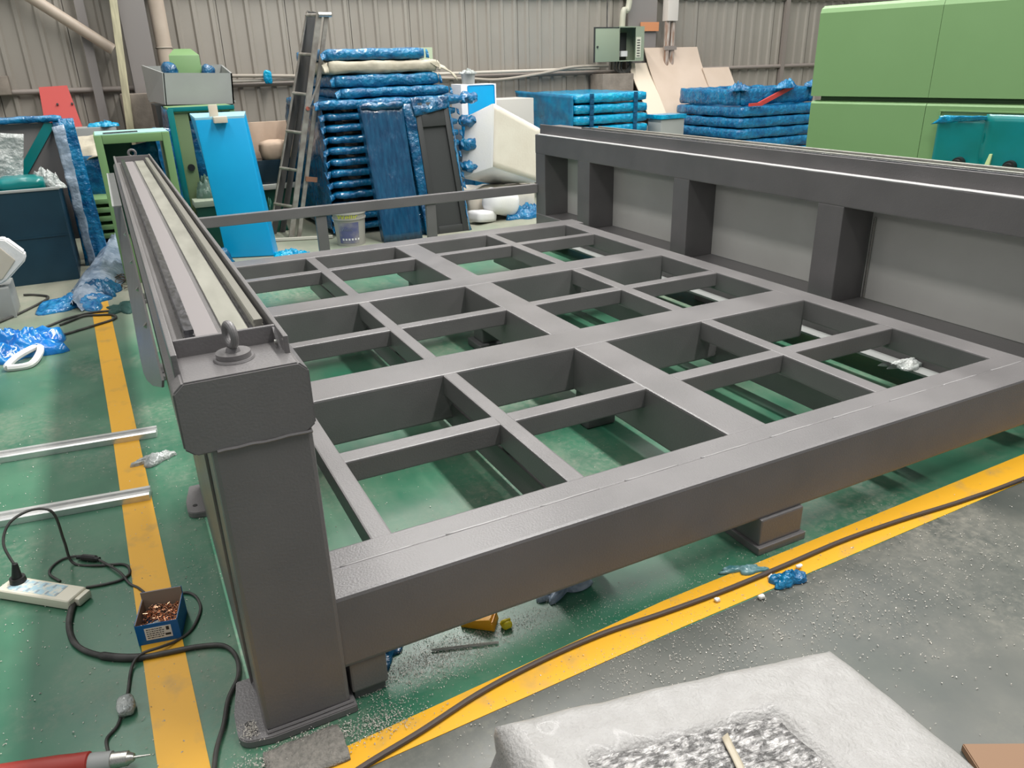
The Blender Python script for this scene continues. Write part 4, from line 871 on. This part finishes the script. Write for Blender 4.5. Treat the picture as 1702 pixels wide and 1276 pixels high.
# screw box
t = thing('screw_box', 'small blue cardboard box full of copper screws on yellow line', 'box', (-.14, 2.36, 0))
sx, sy = Vector((.126, -.026, 0)), Vector((.030, .135, 0)); so = Vector((-.222, 2.292, 0)); hz = .082
def q_(u, v, z): return so+sx*u+sy*v+Vector((0, 0, z))
def qbox(bm, u0, u1, v0, v1, z0, z1): return hexa(bm, [q_(u0, v0, z0), q_(u1, v0, z0), q_(u1, v1, z0), q_(u0, v1, z0), q_(u0, v0, z1), q_(u1, v0, z1), q_(u1, v1, z1), q_(u0, v1, z1)])
b = NB(); qbox(b, 0, 1, 0, .012, .001, hz-.004); qbox(b, 0, 1, .988, 1, .001, hz+.026); qbox(b, 0, .014, .012, .988, .001, hz); qbox(b, .986, 1, .012, .988, .001, hz); qbox(b, .014, .986, .012, .988, .001, .006); sb = obj('box_shell', b, BOXB, t)
b = NB(); qbox(b, .015, .985, .968, .987, .006, hz+.026); qbox(b, .015, .03, .013, .968, .006, hz); qbox(b, .97, .985, .013, .968, .006, hz); obj('card_lining', b, CARD, t)
b = NB(); qbox(b, .20, .82, -.006, -.001, .018, .064); lb = obj('white_label', b, LABEL, t)
b = NB()
rnd = random.Random(2)
for r_ in range(5):
    u = .24
    while u < .62:
        w = rnd.uniform(.02, .07); qbox(b, u, u+w, -.009, -.006, .024+.008*r_, .027+.008*r_); u += w+.015
qbox(b, .70, .77, -.009, -.006, .046, .060); qbox(b, .66, .79, -.009, -.006, .026, .034); obj('label_print', b, INK, lb)
b = NB()
for k in range(300):
    u, v_ = rnd.uniform(.08, .92), rnd.uniform(.08, .92); z = .048+rnd.uniform(-.006, .010)
    a, e = rnd.uniform(0, 2*PI), rnd.uniform(-.6, .6); p = q_(u, v_, z); d = Vector((math.cos(a)*math.cos(e), math.sin(a)*math.cos(e), math.sin(e)))
    cyl(b, p, p+d*.014, .0018, .0012, 5); cyl(b, p-d*.0015, p, .0034, .0034, 6)
o = obj('copper_screws', b, COPPER); tag(o, 'heap of small copper screws filling the blue cardboard box', 'screws', None, 'stuff')
b = NB(); crumple(b, q_(.35, .18, .045), .03, .018, .012, 4, freq=60, rings=5, seg=14); o = obj('plastic_scrap', b, CLEAR, None, 'all'); tag(o, 'clear plastic scrap lying on copper screws in the box', 'scrap')
# drill
t = thing('drill', 'red and grey electric drill lying at the bottom edge', 'drill', (-.38, 1.80, 0))
DD = Vector((.955, -.295, 0)).normalized(); p = Vector((-.62, 1.905, .034))
b = NB(); tube(b, [p, p+DD*.12, p+DD*.26, p+DD*.275], [.034, .034, .032, .028], 16, 4); obj('drill_body', b, DRILLR, t, True)
b = NB(); tube(b, [p+DD*.275, p+DD*.33], [.027, .025], 16, 3); obj('gear_nose', b, GREY, t, True)
b = NB(); cyl(b, p+DD*.325, p+DD*.37, .021, .019, 18); cyl(b, p+DD*.37, p+DD*.385, .017, .010, 18); obj('chuck', b, STEEL, t, True)
b = NB(); cyl(b, p+DD*.385, p+DD*.425, .004, .002, 8); obj('drill_bit', b, STEEL, t, True)
# long floor cable beside the yellow line
pts = [(-.10, 1.36), (.10, 1.44), (.273, 1.492), (.455, 1.529), (.661, 1.578), (.881, 1.606), (1.109, 1.615), (1.331, 1.602), (1.577, 1.594), (1.868, 1.598), (2.189, 1.606), (2.501, 1.593), (2.825, 1.568), (3.213, 1.555), (4.2, 1.56), (6.2, 1.60)]
b = NB(); tube(b, [(x, y, .0105) for x, y in pts], .0085, 10, 8); o = obj('floor_cable', b, mat('brown_cable', (.075, .055, .045), .5), None, True); tag(o, 'long dark brown cable lying along the bright yellow line', 'cable')
# bubble wrapped package
t = thing('wrapped_package', 'flat package in white bubble wrap with crinkled foil window, bottom right', 'package', (1.1, .9, 0))
Apt, Bpt, Cpt, Dpt = Vector((.585, 1.315, 0)), Vector((1.525, 1.105, 0)), Vector((1.50, .30, 0)), Vector((.48, .50, 0))
b = NB(); nu, nv = 60, 56; G = []; zt = .195
def pk(u, v): return Apt*(1-u)*(1-v)+Bpt*u*(1-v)+Cpt*u*v+Dpt*(1-u)*v
def in_win(u, v): return min((u-.15)/.05, (.70-u)/.05, (v-.20)/.05)
for j in range(nv+1):
    row = []
    for i in range(nu+1):
        u, v_ = i/nu, j/nv; p = pk(u, v_)
        e = min(u, 1-u, v_, 1-v_)
        z = zt-.03*max(0, 1-e/.06)**2 + .007*noise.noise(p*7)+.0035*noise.noise(p*19)
        w = max(0, min(1, in_win(u, v_)))
        z -= .030*w; p.z = z; row.append(b.verts.new(p))
    G.append(row)
foil_faces = []
for j in range(nv):
    for i in range(nu):
        f = b.faces.new((G[j][i], G[j+1][i], G[j+1][i+1], G[j][i+1]))
edge = [G[0][i] for i in range(nu)]+[G[j][nu] for j in range(nv)]+[G[nv][i] for i in range(nu, 0, -1)]+[G[j][0] for j in range(nv, 0, -1)]
cen = pk(.5, .5); prev = edge
for s_, z in ((1.012, .13), (1.006, .07), (1.03, .004)):
    ring = []
    for k, v in enumerate(edge):
        q = cen+(Vector((v.co.x, v.co.y, 0))-cen)*(s_+.012*noise.noise(v.co*9+Vector((0, 0, z*40)))); q.z = z; ring.append(b.verts.new(q))
    for k in range(len(edge)): b.faces.new((prev[k], prev[(k+1) % len(edge)], ring[(k+1) % len(edge)], ring[k]))
    prev = ring
obj('bubble_wrap', b, BUBBLE, t, 'all')
b = NB(); G = []
for j in range(40):
    row = []
    for i in range(60):
        u, v_ = .165+.52*i/59, .215+.60*j/39; p = pk(u, v_); p.z = zt-.0115+.004*noise.noise(p*Vector((1, 1, 1))*45)+.003*noise.noise(p*20); row.append(b.verts.new(p))
    G.append(row)
for j in range(39):
    for i in range(59): b.faces.new((G[j][i], G[j+1][i], G[j+1][i+1], G[j][i+1]))
fo = obj('foil_window', b, FOIL, t, 'all', 'crinkled grey see-through foil')
b = NB(); pa, pb_ = pk(.50, .26), pk(.40, .75); pa.z = pb_.z = zt-.004; sheet(b, pa, pa+Vector((.022, .004, 0)), pb_+Vector((.02, 0, 0)), pb_, 3, 14, .003, 20, 4, .002); obj('tape_strip', b, mat('tan_tape', (.42, .37, .28), .4), t, 'all')
# scraps near front beam
t = thing('orange_wedge', 'orange plastic wedge cap lying under front beam edge', 'cap', (.77, 1.83, 0))
b = NB(); hexa(b, [(.725, 1.875, .0), (.812, 1.80, 0), (.855, 1.855, 0), (.745, 1.90, 0), (.728, 1.873, .024), (.800, 1.81, .045), (.845, 1.86, .045), (.745, 1.897, .024)], .003); obj('cap_body', b, ORANGE, t, True)
b = NB()
for k in range(5):
    a = Vector((.806, 1.806, .008*k+.003)); bar(b, a, a+Vector((.044, .053, 0)), .003, .003)
obj('ridges', b, ORANGE, t)
b = NB(); soft_box(b, (.855, 1.80, .014), (.036, .034, .026), .012, .008, .003, 30, 2); box(b, .838, .87, 1.798, 1.803, .024, .032); o = obj('yellow_plug', b, YEL, None, 'all'); tag(o, 'small yellow plastic cap beside the orange wedge', 'cap')
b = NB(); cyl(b, (.60, 1.815, .006), (.80, 1.745, .006), .004, seg=8); o = obj('welding_rod', b, STEEL, None, True); tag(o, 'thin metal rod on floor among swarf under front beam', 'rod')
b = NB(); crumple(b, (1.13, 1.885, 0), .10, .05, .035, 9, freq=18, rot=.25); o = obj('plastic_scrap', b, CLEARB, None, 'all'); tag(o, 'grey clear plastic scrap under the front beam middle', 'scrap')
b = NB(); crumple(b, (1.745, 1.655, .002), .085, .024, .014, 5, freq=24, rot=-.3); o = obj('film_scrap', b, mat('faded_teal_film', (.06, .19, .21), .3, col2=(.16, .30, .32), nscale=30), None, 'all'); tag(o, 'faded teal film scrap at the front foot plate', 'film')
b = NB(); crumple(b, (1.83, 1.535, .002), .065, .035, .035, 6, freq=30, rot=.1); o = obj('film_scrap', b, BLUE, None, 'all'); tag(o, 'blue film scrap on the bright yellow line edge near front foot', 'film')
b = NB(); crumple(b, (.49, 1.905, 0), .05, .10, .03, 16, freq=20, rot=-.5); o = obj('film_scrap', b, BLUED, None, 'all'); tag(o, 'dark blue film scrap poking out beneath front beam near column', 'film')
for i, (x, y) in enumerate(((1.54, 1.569), (1.68, 1.509), (1.915, 1.567), (1.79, 1.575))):
    b = NB(); soft_box(b, (x, y, .009+.006*(i == 2)), (.022, .016, .014), .006, .006, .004, 60, i); o = obj('foam_crumb', b, CRUMB, None, 'all')
    tag(o, ['white foam crumb on the yellow line left of the blue scrap', 'tiny white foam crumb on the grey floor below the cable', 'white foam crumb right above the blue scrap', 'white foam crumb at left top of the blue scrap'][i], 'crumb', 'foam crumbs')
b = NB(); crumple(b, (3.30, 2.50, .1105), .14, .05, .03, 11, freq=18, rot=-.3); o = obj('plastic_scrap', b, CLEAR, None, 'all')
o.location = (.40, .0, .0); tag(o, 'clear crumpled plastic film inside the lattice by rail wall', 'scrap')
b = NB(); bar(b, (1.665, .745, .012), (2.2, .46, .012), .12, .024, .003); o = obj('timber_offcut', b, WOOD); tag(o, 'brown timber board on floor at bottom right corner', 'board')
# left floor film and cables
b = NB(); crumple(b, (-.45, 6.93, 0), .22, .28, .06, 21, freq=9, rings=18, seg=54); o = obj('film_sheet', b, mat('bright_blue_film', (.01, .13, .36), .18, col2=(.03, .26, .52), nscale=20, bump=.8, bscale=30, coat=.5), None, 'all'); tag(o, 'shiny blue film sheet on floor at the dull yellow line end', 'film')
b = NB(); G = []; path = smooth_path([(-.47, 6.72, .02), (-.38, 7.1, .06), (-.25, 7.7, .10), (-.14, 8.3, .16), (-.07, 8.62, .20)], 8); W_ = [.05, .15, .20, .18, .14]
for i_, p_ in enumerate(path):
    f = i_/(len(path)-1)*4; w_ = W_[min(int(f), 3)]*(1-f+int(f))+W_[min(int(f)+1, 4)]*(f-int(f)); row = []
    for k in range(15):
        u = (k-7)/7; q = Vector((p_.x+u*w_, p_.y-u*.10, .006+p_.z*(1-u*u)+.06*(1-abs(u))*(1-2*abs(noise.noise(Vector((u*4, f*1.1, 2)))))+.02*noise.noise(Vector((u*11, f*2.4, 5)))))
        q.z = max(q.z, .004); row.append(b.verts.new(q))
    G.append(row)
for r0, r1 in zip(G, G[1:]):
    for k in range(14): b.faces.new((r0[k], r0[k+1], r1[k+1], r1[k]))
o = obj('film_roll', b, CLEARB, None, 'all'); tag(o, 'long twisted grey-blue plastic film running beside the navy crate', 'film')
b = NB(); crumple(b, (-.27, 7.15, .0), .16, .2, .10, 22, freq=9); o = obj('film_scrap', b, BLUED, None, 'all'); tag(o, 'dark blue film end at the foot of the twisted film roll', 'film')
b = NB(); crumple(b, (-.95, 5.85, 0), .40, .30, .15, 23, freq=8, rings=20, seg=60); o = obj('film_heap', b, mat('vivid_blue_bag', (.0, .13, .50), .15, col2=(.01, .24, .60), nscale=9, bump=.9, bscale=18, coat=.6), None, 'all'); tag(o, 'vivid blue plastic bag heap on the floor at photo left', 'bag')
t = thing('strap_loop', 'white plastic strap loop lying before the vivid blue bag', 'strap', (-.74, 5.5, 0))
b = NB(); P = [(-.82, 5.42, .02), (-.70, 5.42, .02), (-.645, 5.55, .05), (-.66, 5.66, .06), (-.76, 5.56, .05), (-.82, 5.46, .03), (-.82, 5.42, .02)]
tube(b, P, .022, 8, 6); obj('strap', b, FOAM, t, True)
def fc(name, label, pts, r=.009): return cord(name, label, [(x, y, r+.002) for x, y in pts], r)
fc('black_cable', 'black cable on floor in front of low grey box', [(-1.3, 6.2), (-.967, 6.634), (-.824, 6.865), (-.672, 7.2), (-.768, 7.365), (-.86, 7.42)])
fc('black_cable', 'black cable lying behind the vivid blue bag, straighter one', [(-1.2, 6.2), (-.9, 6.27), (-.747, 6.223), (-.619, 6.336), (-.523, 6.446), (-.36, 6.522), (-.192, 6.509), (-.06, 6.66)])
fc('black_cable', 'black cable hairpin crossing the dull yellow line far end', [(-.70, 5.93), (-.641, 5.963), (-.476, 6.058), (-.321, 6.154), (-.219, 6.225), (-.185, 6.30), (-.22, 6.38), (-.30, 6.42), (-.401, 6.458), (-.50, 6.36), (-.56, 6.3)])
b = NB(); crumple(b, (-.13, 6.55, 0), .12, .16, .03, 27, freq=12); o = obj('rag', b, mat('green_rag', (.012, .06, .05), .7), None, 'all'); tag(o, 'dark green rag strip on floor beside left rail wall', 'rag')
b = NB()
for k in range(40):
    x, y = -.10+random.uniform(-.09, .09), 7.45+random.uniform(-.35, .35); a = random.uniform(0, PI); bar(b, (x, y, .01+.05*random.random()), (x+.12*math.cos(a), y+.2*math.sin(a), .01+.06*random.random()), .008, .006)
o = obj('brush_debris', b, mat('brush_debris', (.10, .08, .06), .9)); tag(o, 'dark twiggy debris heap on floor beside left rail wall', 'debris', None, 'stuff')

# swarf: chips by the column foot, under the front beam, and thinly all over
b = NB(); rnd = random.Random(11)
def chip(x, y, z, s):
    a = rnd.uniform(0, 2*PI); e = rnd.uniform(-.5, .7); d = Vector((math.cos(a)*math.cos(e), math.sin(a)*math.cos(e), math.sin(e)))*s
    n_ = Vector((-math.sin(a), math.cos(a), 0))*s*.22; c = Vector((x, y, z)); k = c+d*.5+Vector((0, 0, s*.3))
    v = [b.verts.new(q) for q in (c-n_, c+n_, k+n_, k-n_, c+d+n_, c+d-n_)]
    b.faces.new(v[:4]); b.faces.new((v[3], v[2], v[4], v[5]))
def chips(n, cx, cy, sx_, sy_, z0, zr, s=.006):
    s *= .8; n = int(n*1.5)
    for _ in range(n):
        x, y = rnd.gauss(cx, sx_), rnd.gauss(cy, sy_)
        if .055 < x < .325 and 1.69 < y < 1.95: continue
        chip(x, y, z0+zr*rnd.random(), s*rnd.uniform(.5, 1.4))
chips(900, .14, 1.63, .09, .03, .001, .010); chips(500, .36, 1.62, .07, .03, .001, .008, .005); chips(260, .045, 1.735, .018, .015, .028, .012, .005)
chips(1400, .55, 1.77, .13, .05, .001, .006, .005); chips(900, .80, 1.80, .12, .04, .001, .006, .004); chips(700, 1.25, 1.72, .30, .06, .001, .003, .004)
chips(500, 1.2, 1.50, .35, .07, .001, .003, .004); chips(400, -.30, 2.4, .45, .5, .001, .002, .006); chips(260, 1.0, 2.4, .5, .4, .001, .002, .005); chips(120, .02, 2.7, .06, .5, .001, .002, .005)
chips(700, 2.2, 1.30, .5, .22, .001, .003, .006); chips(500, 1.5, 1.36, .4, .10, .001, .003, .006); chips(500, -.45, 3.3, .5, 1.0, .001, .002, .007)
o = obj('metal_swarf', b, SWARF); tag(o, 'grey metal swarf scattered on floor around the column and front beam', 'swarf', None, 'stuff')
b = NB(); soft_box(b, (.155, 1.60, .008), (.21, .13, .014), .006, .02, .004, 20, 3); o = obj('floor_plate', b, mat('swarf_crust', (.27, .25, .22), .8, col2=(.18, .17, .15), nscale=60, bump=1, bscale=120), None, 'all'); tag(o, 'swarf-crusted flat plate on floor under the column corner', 'plate')
